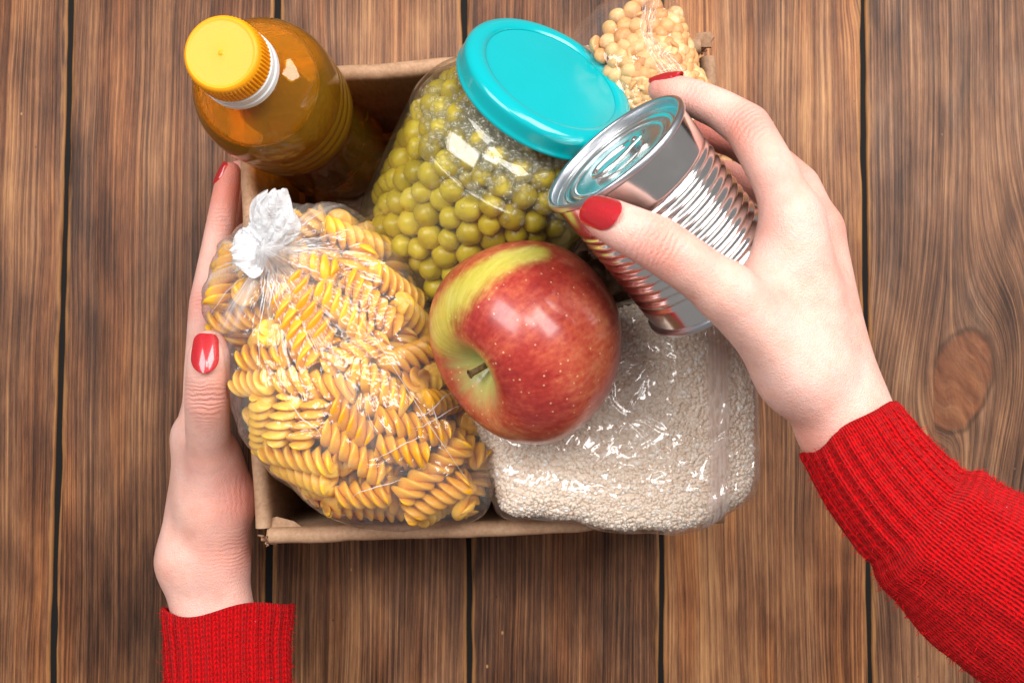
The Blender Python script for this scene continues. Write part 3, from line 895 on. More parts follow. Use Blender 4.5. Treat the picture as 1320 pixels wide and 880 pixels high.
# ------------------------------------------------------------------ pasta bag
pbag = Bag([(262, 388), (272, 348), (300, 305), (345, 270), (400, 262), (452, 268), (505, 312), (540, 362), (562, 420), (600, 520), (634, 560), (636, 610), (628, 664), (560, 676), (480, 680), (435, 670), (385, 630), (330, 582), (304, 530), (299, 480), (288, 440), (268, 412)],
           (440, 478), 14.0, 4.6, 6.0, 2.5, [W_B, W_L])
knot = P(352, 326, 17.4)
pr_bag = thing('pasta_bag', pbag.C - np.array([0, 0, pbag.hdn]), 'knotted clear plastic bag full of yellow spiral pasta at the left', 'bag')
nph, nt_ = 300, 130
v, Ph, T = pbag.surf(nph, nt_)
kd = v[..., :2] - knot[:2]
rho = np.hypot(kd[..., 0], kd[..., 1]); psi = np.arctan2(kd[..., 1], kd[..., 0])
ray_n = vnoise(np.stack([psi * 7.5, rho * 0.10, 0 * rho], -1), 21) + 0.6 * vnoise(np.stack([psi * 17, rho * 0.15, 0 * rho + 4], -1), 22)
fall = np.exp(-rho / 4.0)
upm = np.clip(np.cos(T) * 2.2 + 0.7, 0, 1)
nrm = np.stack([np.cos(Ph) * np.sin(T), np.sin(Ph) * np.sin(T), np.cos(T)], -1)
disp = (0.30 * ray_n * fall * np.clip(rho / 1.2, 0, 1)) * upm + 0.07 * (ridged(v * 0.45, 3, 31) - 0.6) + 0.10 * vnoise(v * 0.5, 33)
v = v + nrm * disp[..., None]
v[..., 2] += upm * (1.5 * np.exp(-(rho / 0.8) ** 2) + 0.35 * np.exp(-(rho / 2.2) ** 2) - 0.5 * np.exp(-((rho - 3.4) / 1.6) ** 2) * 0.4)
haze = upm * (0.95 * np.exp(-rho / 1.15) + np.clip(ray_n, 0, 2) ** 1.3 * 0.85 * np.exp(-rho / 3.6)) + 0.10 * np.clip(ridged(v * 0.7, 2, 35) - 0.85, 0, 1)  # clouded film layers near the knot; reflection streaks painted in as white haze
film = mk('plastic_film', v.reshape(-1, 3), grid_faces(nph, nt_, cu=True, flip=True), M['film_pasta'], pr_bag, attrs={'haze': haze.ravel(), 'gather': np.stack([np.cos(psi) * 4.5, np.sin(psi) * 4.5, rho * 0.42 + 0.5 * vnoise(v * 0.5, 37)], -1).reshape(-1, 3)})
def top_z(bag, x, y):
    d0, d1 = x - bag.C[0], y - bag.C[1]
    r = np.clip(np.hypot(d0, d1) / bag.R(np.arctan2(d1, d0)), 0, 0.999)
    return bag.zc + bag.hup * (1 - r ** bag.e) ** (1 / bag.e)
def fold_line(bag, a, b, w, seed, lift=0.16, n=40):
    a, b = np.asarray(a)[:2], np.asarray(b)[:2]
    t = np.linspace(0, 1, n); dv = b - a; pr_ = np.array([-dv[1], dv[0]]) / np.linalg.norm(dv)
    wob = 0.10 * vnoise(np.stack([t * 3 + seed, 0 * t, 0 * t], 1), 7) + 0.04 * vnoise(np.stack([t * 9 + seed, 0 * t, 0 * t], 1), 8)
    xy = a + np.outer(t, dv) + np.outer(wob, pr_)
    z = top_z(bag, xy[:, 0], xy[:, 1]) + lift
    ww = w * (np.sin(np.pi * np.clip(t, 0.02, 0.98)) ** 0.6)
    V = []
    for p, zz, q in zip(xy, z, ww):
        for o, dz in ((-1, -0.05), (0, q * 0.9), (1, -0.05)): V.append((p[0] + pr_[0] * o * q, p[1] + pr_[1] * o * q, zz + dz))
    return np.array(V), [tuple(f) for f in grid_faces(n, 3).tolist()]
fl_ = []
for k in range(46):
    an = rng.uniform(0, 2 * math.pi); r1 = rng.uniform(0.5, 1.2); r2 = r1 + abs(rng.normal(0, 1.8)) + 0.8
    dr_ = np.array([math.cos(an), math.sin(an)])
    e_ = knot[:2] + dr_ * r2
    if pbag.level(np.array([[*e_, pbag.zc]]))[0] > 0.93: continue
    fl_.append(fold_line(pbag, knot[:2] + dr_ * r1, e_, rng.uniform(0.02, 0.055), k * 3.3, 0.20))
fl_.append(fold_line(pbag, P(466, 408, 18.4), P(612, 632, 16), 0.022, 5.5, 0.22, 70))
for a_, b_ in (((540, 540), (592, 500)), ((536, 552), (596, 520)), ((556, 520), (572, 560)), ((492, 590), (545, 560)), ((455, 640), (520, 615)), ((380, 520), (420, 560))):
    fl_.append(fold_line(pbag, P(*a_, 17), P(*b_, 17), 0.03, a_[0] * 0.37, 0.2))
v_, f_ = join(fl_)
mk('fold_crease', v_, f_, M['film_tail'], pr_bag, attrs={'haze': np.full(len(v_), 0.12)})
# gathered tail above the knot: two crumpled ears
def ear(base, tip, width, seed, name='film_tail', lift=1.0):
    nu, nw = 70, 40
    ax = tip - base; Ln = np.linalg.norm(ax); ax = ax / Ln
    sd_ = unit(np.cross(np.array([0, 0, 1.0]), ax)); nr = np.cross(ax, sd_)
    U, Wd = np.meshgrid(np.linspace(0, 1, nu), np.linspace(-1, 1, nw), indexing='ij')
    wid = width * (0.16 + 0.95 * np.sin(np.clip(U, 0, 1) * 2.3) ** 0.9) * (1 - 0.35 * U ** 6)
    q = np.stack([Wd * 2.2 + seed, U * 0.9, 0 * U], -1)
    fold = vnoise(q * 2.0, 51) * 0.22 + vnoise(q * 4.5, 52) * 0.09
    ln = U * Ln * (1 + 0.08 * vnoise(np.stack([Wd * 3 + seed, 0 * U, 0 * U], -1), 53) - 0.18 * Wd ** 2)
    hgt = lift * (0.55 * np.cos(Wd * 1.5) * np.sin(U * 2.6)) + fold * np.clip(U * 2, 0, 1) * width * 0.8 + 0.05 * vnoise(np.stack([Wd * 9, U * 9, 0 * U + seed], -1), 55)
    V = base + ax * ln[..., None] + sd_ * (Wd * wid)[..., None] + nr * hgt[..., None]
    V2 = V - nr * (0.30 * np.cos(Wd * 1.5) * np.sin(U * 3.0).clip(0, 1) + 0.06)[..., None]
    hz = 0.25 + 0.5 * np.exp(-U * 3) + 0.35 * np.clip(ridged(q * 2.5, 2, 57) - 0.6, 0, 1)
    f1 = grid_faces(nu, nw); f2 = grid_faces(nu, nw, flip=True) + nu * nw
    return mk(name, np.vstack([V.reshape(-1, 3), V2.reshape(-1, 3)]), np.vstack([f1, f2]), M['film_tail'], pr_bag, attrs={'haze': np.concatenate([hz.ravel(), hz.ravel()])})
kn0 = knot + np.array([0, 0, 0.9])
ear(kn0, P(361, 243, 20.0), 1.22, 1.0)
ear(kn0 + np.array([-0.1, 0, -0.1]), P(298, 330, 19.2), 1.15, 5.0, lift=0.8)
ear(kn0 + np.array([0, 0, -0.1]), P(318, 288, 19.0), 0.7, 9.0, lift=0.6)
a_ = np.linspace(0, 2 * math.pi, 40)
kv, kf = tube([kn0 + np.array([0.26 * math.cos(t), 0.20 * math.sin(t), -0.1 + 0.10 * math.sin(2 * t)]) for t in a_], 0.15 + 0.03 * np.sin(a_ * 5), 10, False)
mk('knot', kv, kf, M['film_tail'], pr_bag, attrs={'haze': np.full(len(kv), 0.7)})

# spiral pasta pieces
def fusilli_mesh(L, pitch, bend, ph0, Rr=0.72):
    ns = int(L / pitch * 20)
    a = np.linspace(0, 2 * math.pi, 42, endpoint=False)
    a = a + 0.16 * np.sin(3 * a)
    rad = 0.32 + 0.68 * np.abs(np.cos(1.5 * a)) ** 0.85
    arm = np.stack([rad * np.cos(a + 0.95 * rad), rad * np.sin(a + 0.95 * rad)], 1) * Rr
    k = len(arm)
    V = []
    for i in range(ns + 1):
        t = i / ns; s = (t - 0.5) * L
        a = 2 * math.pi * s / pitch + ph0
        sc_ = 1 - 0.06 * (abs(2 * t - 1)) ** 8
        c, sn = math.cos(a), math.sin(a)
        x = (arm[:, 0] * c - arm[:, 1] * sn) * sc_; y = (arm[:, 0] * sn + arm[:, 1] * c) * sc_
        V += [(xx + bend * s * s, yy, s) for xx, yy in zip(x, y)]
    F = [tuple(f) for f in grid_faces(ns + 1, k, cv=True, flip=True).tolist()]
    F += [tuple(range(k))[::-1], tuple(range(ns * k, ns * k + k))][::1]
    me = mesh_data('spiral_pasta', V, F, M['pasta'], sharp=75)
    bm = bmesh.new(); bm.from_mesh(me); bmesh.ops.recalc_face_normals(bm, faces=bm.faces); bm.to_mesh(me); bm.free()
    return me
fus = [fusilli_mesh(3.9, 1.75, 0.012, 0.0), fusilli_mesh(3.4, 1.7, -0.02, 1.0), fusilli_mesh(4.3, 1.85, 0.0, 2.0), fusilli_mesh(2.6, 1.7, 0.02, 0.5), fusilli_mesh(3.7, 1.65, 0.03, 1.6)]
flen = [3.9, 3.4, 4.3, 2.6, 3.7]
nf = 128
kind = rng.integers(0, 5, nf)
half = np.array([flen[k] / 2 - 0.5 for k in kind])
c0 = pbag.C + np.stack([rng.uniform(-8, 8, nf), rng.uniform(-9, 9, nf), rng.uniform(-3.5, 4, nf)], 1)
d0 = rng.normal(size=(nf, 3)); d0[:, 2] *= 0.7; d0 /= np.linalg.norm(d0, axis=1)[:, None]
A_, B_ = c0 - d0 * half[:, None], c0 + d0 * half[:, None]
rf = 0.68
iu, ju = np.triu_indices(nf, 1)
for it in range(150):
    A_ = pbag.inside(A_, 0.80); B_ = pbag.inside(B_, 0.80)
    d1, d2, r0 = B_[iu] - A_[iu], B_[ju] - A_[ju], A_[iu] - A_[ju]
    a, e, b = (d1 * d1).sum(1), (d2 * d2).sum(1), (d1 * d2).sum(1)
    c, f_ = (d1 * r0).sum(1), (d2 * r0).sum(1)
    den = a * e - b * b
    s_ = np.clip(np.where(den > 1e-6, (b * f_ - c * e) / np.maximum(den, 1e-6), 0.5), 0, 1)
    t_ = np.clip((b * s_ + f_) / np.maximum(e, 1e-6), 0, 1)
    s_ = np.clip((b * t_ - c) / np.maximum(a, 1e-6), 0, 1)
    df = (A_[iu] + d1 * s_[:, None]) - (A_[ju] + d2 * t_[:, None])
    L = np.linalg.norm(df, axis=1) + 1e-6
    o = np.clip(2 * rf - L, 0, None) * 0.30
    mv = df / L[:, None] * o[:, None]
    for arr, ii, w in ((A_, iu, 1 - s_), (B_, iu, s_), (A_, ju, -(1 - t_)), (B_, ju, -t_)):
        for dmn in range(3): arr[:, dmn] += np.bincount(ii, mv[:, dmn] * w, nf)
    A_[:, 2] += 0.008; B_[:, 2] += 0.008
    mid = (A_ + B_) / 2; dr = B_ - A_; dr /= np.linalg.norm(dr, axis=1)[:, None] + 1e-9
    A_, B_ = mid - dr * half[:, None], mid + dr * half[:, None]
ta_, tb_ = P(269, 447, 16.3), P(267, 525, 14.9)           # where the thumb will lie
def near_thumb(a, b):
    q = a + np.linspace(-0.15, 1.15, 14)[:, None] * (b - a)
    t = np.clip(((q - ta_) @ (tb_ - ta_)) / ((tb_ - ta_) @ (tb_ - ta_)), 0, 1)
    return np.linalg.norm(q - ta_ - t[:, None] * (tb_ - ta_), axis=1).min() < 1.75
for k in range(nf):
    m_ = (A_[k] + B_[k]) / 2
    if near_thumb(A_[k], B_[k]): continue
    if m_[2] < 9.5 and pbag.level(m_[None])[0] < 0.55: continue
    o = bpy.data.objects.new('spiral_pasta', fus[kind[k]])
    o.matrix_basis = basis(m_, rotm(B_[k] - A_[k], rng.uniform(0, 6.28)), 1.0)
    col.objects.link(o)
    tag(o, 'yellow spiral of dry pasta inside the knotted clear bag', 'pasta', 'spiral pasta in the clear bag')

# ------------------------------------------------------------------ rice bag
rbag = Bag([(600, 520), (640, 470), (700, 430), (790, 398), (870, 395), (935, 420), (966, 500), (966, 560), (962, 640), (925, 662), (885, 680), (830, 680), (740, 668), (690, 662), (645, 662), (636, 620), (620, 570)],
           (800, 540), 13.6, 2.6, 6.0, 4.2, [W_B, W_R])
rb = thing('rice_bag', rbag.C - np.array([0, 0, rbag.hdn]), 'clear plastic bag of white rice in the lower right corner of the box', 'bag')
core, Ph, T = rbag.surf(160, 80, 0.21)
mk('rice_filling', core.reshape(-1, 3), grid_faces(160, 80, cu=True, flip=True), M['rice'], rb, attrs={'grain': np.full(160 * 80, 0.3)})
gv, gf = icosphere(1)
ng = 9000
ph = rng.uniform(-math.pi, math.pi, ng); tt = np.arccos(rng.uniform(-0.35, 1, ng))
q_, _, _ = rbag.surf(4, 3)
def bag_point(bag, ph, tt, inset):
    e = 2 / bag.e; sn, cs = np.sin(tt), np.cos(tt)
    rad = np.abs(sn) ** e * (bag.R(ph) - inset); zz = np.sign(cs) * np.abs(cs) ** e
    z = np.where(zz > 0, zz * (bag.hup - inset), zz * (bag.hdn - inset))
    return bag.fix(np.stack([bag.C[0] + rad * np.cos(ph), bag.C[1] + rad * np.sin(ph), bag.zc + z], -1), 0.1)
# uniform spread over the top: sample the plan, lift to the skin
def top_points(bag, n, inset):
    out = []
    while len(out) < n:
        p = bag.C + np.stack([rng.uniform(-9, 9, 4 * n), rng.uniform(-9, 9, 4 * n), np.zeros(4 * n)], 1)
        d = p - bag.C; a = np.arctan2(d[:, 1], d[:, 0]); r = np.hypot(d[:, 0], d[:, 1]) / (bag.R(a) - inset)
        ok = r < 1
        z = bag.zc + (bag.hup - inset) * (1 - np.clip(r, 0, 1) ** bag.e) ** (1 / bag.e)
        p[:, 2] = z
        out += list(p[ok])
    return np.array(out[:n])
pts = np.vstack([top_points(rbag, 9500, 0.215), bag_point(rbag, rng.uniform(-math.pi, math.pi, 3600), np.arccos(rng.uniform(-0.35, 0.6, 3600)), 0.19)])
pts += rng.normal(0, 0.03, pts.shape)
V, F, G = [], [], []
for k, p in enumerate(pts):
    m_ = rotm(rng.normal(size=3) * np.array([1, 1, 0.45]), rng.uniform(0, 6))
    s = np.array([0.105, 0.095, 0.175]) * rng.uniform(0.85, 1.12)
    V.append(p + (gv * s) @ m_.T); G.append(np.full(len(gv), rng.beta(2, 2.4) if rng.random() > 0.03 else 1.0))
V = np.vstack(V)
F = (np.array(gf)[None] + (np.arange(len(pts)) * len(gv))[:, None, None]).reshape(-1, 3)
tag(mk('rice_grains', V, F, M['rice'], rb, attrs={'grain': np.concatenate(G)}), kind='stuff')
nph, nt_ = 420, 200
v, Ph, T = rbag.surf(nph, nt_)
nrm = np.stack([np.cos(Ph) * np.sin(T), np.sin(Ph) * np.sin(T), np.cos(T)], -1)
v = v + nrm * (0.10 + 0.16 * np.clip(ridged(v * 0.22, 3, 61) - 0.4, 0, 1.2) + 0.03 * vnoise(v * 1.2, 62))[..., None]
for (u_, w_, sx0, sy0, am) in ((835, 600, 1.7, 2.2, 0.30), (862, 470, 1.2, 1.2, 0.22), (760, 590, 1.6, 0.9, 0.16), (700, 600, 2.0, 0.8, 0.08)):
    g0 = P(u_, w_, rbag.zc + 2)
    gm_ = np.exp(-((v[..., 0] - g0[0]) / sx0) ** 2 - ((v[..., 1] - g0[1]) / sy0) ** 2) * (np.cos(T) > 0)
    v[..., 2] += gm_ * am * (ridged(v * np.array([0.75, 0.5, 0]) + 3.7, 3, 66) - 0.3 + 0.4 * vnoise(v * np.array([1.6, 1.2, 0]), 67)).clip(-0.2, 1.4)
seamx = P(920, 560, 15.0)[0]
sband = np.exp(-((v[..., 0] - seamx) / 0.55) ** 4) * (v[..., 2] > rbag.zc)
pleat = np.clip(np.sin(v[..., 0] * 30) * 0.5 + 0.5 + 0.3 * vnoise(v * np.array([6, 0.5, 1]), 63), 0, 1)
rightmost = np.clip((v[..., 0] - seamx + 1.0) / 3, 0, 1)
hz = sband * (0.40 + 0.45 * pleat) + 0.10 * rightmost
mk('plastic_film', v.reshape(-1, 3), grid_faces(nph, nt_, cu=True, flip=True), M['film_rice'], rb, attrs={'haze': hz.ravel()})

# ------------------------------------------------------------------ split pea bag
sbag = Bag([(730, 60), (760, 24), (795, 0), (828, -22), (850, -30), (868, 10), (880, 50), (893, 96), (925, 150), (955, 205), (945, 260), (900, 300), (850, 270), (800, 180), (760, 110)],
           (850, 130), 15.2, 2.7, 6.0, 2.3, [W_T, W_R])
sb = thing('split_pea_bag', sbag.C - np.array([0, 0, sbag.hdn]), 'clear plastic bag of pale dried split peas standing in the top right corner', 'bag')
hv, hf = icosphere(3)
sp_me = []
for k in range(4):
    vv = hv.copy()
    vv[:, 2] = np.where(vv[:, 2] > 0, vv[:, 2] * (0.72 + 0.06 * k), vv[:, 2] * 0.16)
    if k == 3: vv = hv * np.array([1, 1, 0.92])
    vv *= 1 + 0.06 * vnoise(hv * 1.5 + 3 * k, k + 70)[:, None] + 0.02 * vnoise(hv * 5 + k, k + 75)[:, None]
    sp_me.append(mesh_data('split_pea', vv, hf, M['split'], sharp=60))
ns_ = 500
ps = sbag.C + np.stack([rng.uniform(-4.5, 4.5, ns_), rng.uniform(-7, 7, ns_), rng.uniform(-1.2, 2.5, ns_)], 1)
rs = rng.uniform(0.33, 0.43, ns_)
for it in range(110):
    d = ps[:, None] - ps[None]
    L = np.linalg.norm(d, axis=2) + 1e-6
    o = np.clip((rs[:, None] + rs[None]) * 0.88 - L, 0, None); np.fill_diagonal(o, 0)
    ps += 0.45 * (d / L[..., None] * o[..., None]).sum(1) / np.maximum(1, (o > 0).sum(1) * 0.6)[:, None]
    ps[:, 2] += 0.03
    ps = sbag.inside(ps, 0.30)
lvl = sbag.level(ps)
def px(p):
    d = p - CAMP
    return W0 / 2 + F0 * d[0] / -(d @ ZB), H0 / 2 - F0 * (d @ YU) / -(d @ ZB)
hid = []
for k in range(ns_):
    if ps[k, 2] < 13.5: continue
    u_, v_ = px(ps[k])
    lid_side = (v_ - 48) * 0.92 - (u_ - 742) * 0.75
    if lvl[k] < 0.66 or ps[k, 2] < 15.0 or ((v_ > 118 or lid_side > 6) and not (u_ > 915 and v_ < 225)):
        hid.append(k); continue
    o = bpy.data.objects.new('split_pea', sp_me[k % 4])
    dr = rng.normal(size=3) + np.array([0, 0, 1.1 if rng.random() < 0.6 else -0.6])
    o.matrix_basis = basis(ps[k], rotm(dr, rng.uniform(0, 6)), rs[k] * 1.2)
    col.objects.link(o)
    tag(o, 'pale dried split pea inside the clear bag in the back corner', 'split pea', 'split peas in the clear bag')
v, f = join([(ps[k] + (lv * np.array([1, 1, 0.7]) * rs[k]) @ rotm(rng.normal(size=3)).T, lf) for k in hid])
tag(mk('split_peas', v, f, M['split'], loc=sbag.C), 'mass of pale split peas deeper inside the clear back corner bag', 'split peas', kind='stuff')
nph, nt_ = 220, 100
v, Ph, T = sbag.surf(nph, nt_)
nrm = np.stack([np.cos(Ph) * np.sin(T), np.sin(Ph) * np.sin(T), np.cos(T)], -1)
v = v + nrm * (0.05 + 0.10 * np.clip(ridged(v * 0.35, 3, 81) - 0.5, 0, 1.2))[..., None]
hz = 0.05 * np.clip(ridged(v * 0.5, 2, 83), 0, 1)
mk('plastic_film', v.reshape(-1, 3), grid_faces(nph, nt_, cu=True, flip=True), M['film_split'], sb, attrs={'haze': hz.ravel()})
# twisted strip of gathered film lying over the bag
pth = np.array([P(838, -30, 18.2), P(838, 8, 18.4), P(834, 40, 18.5), P(846, 66, 18.4), P(868, 96, 18.3), P(880, 130, 18.0)])
pth = smooth_prof(pth, 10)
nw = 22
tg = np.gradient(pth, axis=0); tg /= np.linalg.norm(tg, axis=1)[:, None]
wd = np.interp(np.linspace(0, 1, len(pth)), [0, 0.25, 0.5, 0.75, 1], [0.55, 0.36, 0.28, 0.55, 0.85])
V = []
for p, t, w, i in zip(pth, tg, wd, range(len(pth))):
    sdv = unit(np.cross(t, [0, 0, 1.0]))
    for j, s in enumerate(np.linspace(-1, 1, nw)):
        V.append(p + sdv * (s * w + 0.02 * math.sin(i * 0.7 + j)) + np.array([0, 0, 0.10 * math.sin(j * 1.9 + 0.05 * i) + 0.12 * (1 - s * s)]))
hz = np.tile(0.05 + 0.16 * (np.sin(np.arange(nw) * 1.9) > 0), len(pth))
mk('twisted_strip', V, grid_faces(len(pth), nw), M['film_split'], sb, attrs={'haze': hz})

# ================================================================== apple
Ca = P(681, 436, 19.6)
Aa = axis_at(Ca, (-0.84, 0.54), 123)          # towards the stem, leaning to the lower left
RA = 4.62
ma = rotm(Aa)
nlo, nla = 128, 90
LO, LA = np.meshgrid(np.linspace(0, 2 * math.pi, nlo, endpoint=False), np.linspace(0, math.pi, nla), indexing='ij')
rr = RA * (1 - 0.30 * np.exp(-(LA / 0.30) ** 1.5) * 1.0 - 0.20 * np.exp(-((math.pi - LA) / 0.30) ** 2))
lobes = 1 + 0.022 * np.cos(5 * LO + 0.6) * (LA / math.pi) ** 1.5 + 0.02 * np.cos(2 * LO) + 0.012 * np.cos(3 * LO + 1)
prx = rr * np.sin(LA) * lobes * (1.02 - 0.10 * (LA / math.pi) ** 2) * np.where(LA < math.pi / 2, 1 + 0.06 * np.sin(LA * 2), 1.0)
prz = rr * np.cos(LA) * 0.97 - 1.1 * np.exp(-(LA / 0.31) ** 2) + 0.15 * np.cos(LO - 0.7) * np.sin(LA)
loc_ = np.stack([prx * np.cos(LO), prx * np.sin(LO), prz], -1).reshape(-1, 3)
va_ = Ca + loc_ @ ma.T
apple = thing('apple', Ca - np.array([0, 0, RA]), 'red and yellow apple with a short stem lying on top', 'apple')
# yellow cheek: a band on the upper left flank running from the stem end
cheek = [P(575, 430, 21), P(592, 395, 22), P(630, 365, 22.5), (P(690, 335, 22))]
ck = np.array([unit(c - Ca) for c in cheek])
ck = smooth_prof(ck, 8); ck /= np.linalg.norm(ck, axis=1)[:, None]
dirn = (va_ - Ca); dirn /= np.linalg.norm(dirn, axis=1)[:, None]
ds = np.arccos(np.clip(dirn @ ck.T, -1, 1))
wc = np.linspace(0.34, 0.20, len(ck))
yel = np.exp(-(ds / wc) ** 2).max(1)
c2_ = unit(P(612, 478, 23) - Ca)
yel = np.maximum(yel, 0.75 * np.exp(-(np.arccos(np.clip(dirn @ c2_, -1, 1)) / 0.26) ** 2))
mk('apple_body', va_, grid_faces(nlo, nla, cu=True, flip=True), M['apple'], apple, attrs={'skin': np.stack([(LO / 6.2832).ravel(), (LA / math.pi).ravel(), yel], 1)})
sb0 = Ca + Aa * (RA * 0.70 * 0.97 - 1.15)
stp = [sb0, sb0 + Aa * 0.55 + np.array([-0.05, -0.02, 0]), sb0 + Aa * 0.9 + np.array([-0.14, -0.06, 0.02]), sb0 + Aa * 1.22 + np.array([-0.30, -0.12, 0.0]), sb0 + Aa * 1.31 + np.array([-0.34, -0.13, 0.0])]
v, f = tube(smooth_prof(stp, 5), np.interp(np.linspace(0, 1, 21), [0, 0.2, 0.7, 0.92, 1], [0.17, 0.14, 0.15, 0.23, 0.20]), 12)
mk('stem', v, f, M['stem'], apple)

# ================================================================== tin can
Cc = P(789, 194, 24.6)
best = None
for zb in np.linspace(16, 25, 300):
    Bc = P(922, 362, zb); a = unit(Bc - Cc); c_ = a.dot(unit(Cc - CAMP))
    if best is None or abs(c_ - 0.29) < best[0]: best = (abs(c_ - 0.29), Bc)
Bc = best[1]; uc = unit(Cc - Bc); Lc = np.linalg.norm(Cc - Bc)
RC = 3.42
can = thing('tin_can', Bc, 'unlabelled ribbed tin can with ring pull held in the right hand', 'can')
body = [(RC - 0.02, 0.22), (RC - 0.02, 1.25)]
nr_ = 11
h0, h1 = 1.25, Lc - 1.75
for i in np.linspace(0, 1, nr_ * 12 + 1)[1:]:
    w = math.sin(min(1, i * 8) * math.pi / 2) * math.sin(min(1, (1 - i) * 8) * math.pi / 2)
    body.append((RC - 0.02 - 0.08 * w * (1 - math.cos(i * nr_ * 2 * math.pi)), h0 + (h1 - h0) * i))
body += [(RC - 0.02, h1 + 0.2), (RC - 0.02, Lc - 0.30)]
v, f = lathe(body, Bc, uc, 160)
mk('can_body', v, f, M['tin'], can)
def seam_ring(z0, s, name):
    pr = [(RC - 0.05, z0), (RC + 0.06, z0 + s * 0.02), (RC + 0.13, z0 + s * 0.08), (RC + 0.14, z0 + s * 0.20), (RC + 0.11, z0 + s * 0.30), (RC + 0.02, z0 + s * 0.34), (RC - 0.09, z0 + s * 0.31), (RC - 0.13, z0 + s * 0.20), (RC - 0.14, z0 - s * 0.12)]
    if s < 0: pr = pr[::-1]
    v, f = lathe(smooth_prof(pr, 3), Bc, uc, 160)
    return mk(name, v, f, M['rim'], can)
seam_ring(Lc - 0.34, 1, 'top_rim'); seam_ring(0.30, -1, 'bottom_rim')
zl = Lc - 0.46
pr = [(RC - 0.13, zl + 0.14), (RC - 0.15, zl), (RC - 0.22, zl - 0.03), (RC - 0.42, zl - 0.02), (RC - 0.50, zl + 0.05), (RC - 0.62, zl + 0.06), (RC - 0.72, zl - 0.03), (RC - 0.95, zl - 0.03), (RC - 1.02, zl + 0.03), (RC - 1.12, zl + 0.03), (RC - 1.2, zl - 0.04), (1.3, zl - 0.04), (1.2, zl - 0.01), (1.1, zl - 0.05), (0, zl - 0.05)]
v, f = lathe(smooth_prof(pr, 3), Bc, uc, 128)
lid = mk('can_lid', v, f, M['lid'], can)
v, f = lathe([(0, 0.3), (RC - 0.1, 0.3), (RC - 0.1, 0.22)], Bc, uc, 64)
mk('can_base', v, f[:, ::-1], M['tin'], can)
# ring pull, lying along the long axis of the ellipse in the photo
w_ = unit(Cc - CAMP); e1 = XR * 0.79 - YU * -0.61
e1 = unit(e1 - uc * e1.dot(uc)); e2 = np.cross(uc, e1)
ct = Bc + uc * (zl + 0.14)
loop = [ct + e1 * (-0.15 + 1.15 * math.cos(t)) + e2 * (0.62 * math.sin(t) * (1 - 0.18 * math.cos(t))) for t in np.linspace(0, 2 * math.pi, 49)]
v1 = tube(loop, 0.105, 10, False)
nose = [ct + e1 * x + e2 * y + uc * (0.02 + 0.05 * k) for k in (0, 1) for x, y in [(0.55, -0.52), (1.1, -0.46), (1.5, -0.26), (1.62, 0), (1.5, 0.26), (1.1, 0.46), (0.55, 0.52)]]
nF = [tuple(range(6, -1, -1)), tuple(range(7, 14))] + [(i, (i + 1) % 7, 7 + (i + 1) % 7, 7 + i) for i in range(7)]
v, f = join([v1, (np.array(nose), nF)])
tab_ = mk('pull_tab', v, f, M['tin'], can, sharp=50)
v, f = lathe([(0.0, 0.16), (0.12, 0.155), (0.20, 0.11), (0.22, 0.0)], ct + e1 * 1.0 - uc * 0.02, uc, 24)
mk('rivet', v, f[:, ::-1], M['tin'], tab_)

# ================================================================== hands
def smin(a, b, k):
    h = np.clip(0.5 + 0.5 * (b - a) / k, 0, 1)
    return b + (a - b) * h - k * h * (1 - h)
def cone(p, a, b, ra, rb):
    ab = b - a
    t = np.clip(((p - a) @ ab) / (ab @ ab), 0, 1)
    return np.linalg.norm(p - a - t[..., None] * ab, axis=-1) - (ra + (rb - ra) * t)
def build_hand(palm, fingers, joints, kpalm=1.2, kf=0.55, h=0.105):
    """palm: list of cones; fingers: list of chains [(pt, r), ...]; joints: (pt, dir, redness, wrinkle, size)"""
    allp = np.array([q for c in palm for q in c[:2]] + [p for ch in fingers for p, r in ch])
    lo, hi = allp.min(0) - 2.6, allp.max(0) + 2.6
    ns = np.ceil((hi - lo) / h).astype(int)
    g = np.stack(np.meshgrid(*[lo[i] + h * np.arange(ns[i]) for i in range(3)], indexing='ij'), -1).astype(np.float32)
    D = None
    for a, b, ra, rb in palm:
        d = cone(g, a.astype(np.float32), b.astype(np.float32), ra, rb)
        D = d if D is None else smin(D, d, kpalm)
    out = D
    for ch in fingers:
        fd = None
        for (a, ra), (b, rb_) in zip(ch[:-1], ch[1:]):
            d = cone(g, a.astype(np.float32), b.astype(np.float32), ra, rb_)
            fd = d if fd is None else np.minimum(fd, d)
        out = smin(out, smin(D, fd, kf), 0.10)
    V, Q = surface_nets(out, lo, h)
    V = laplace(V, Q, 14, 0.5)
    red = np.zeros(len(V)); wr = np.zeros(len(V)); al = np.zeros(len(V))
    for pt, dr, rd, w, s in joints:
        d = V - pt; L2 = (d * d).sum(1)
        wgt = np.exp(-L2 / (s * s))
        red = np.maximum(red, rd * np.exp(-L2 / (2.2 * s * s)))
        better = w * wgt > wr
        al = np.where(better, d @ unit(dr), al)
        wr = np.maximum(wr, w * wgt)
    return V, Q, np.stack([red, wr, al], 1)
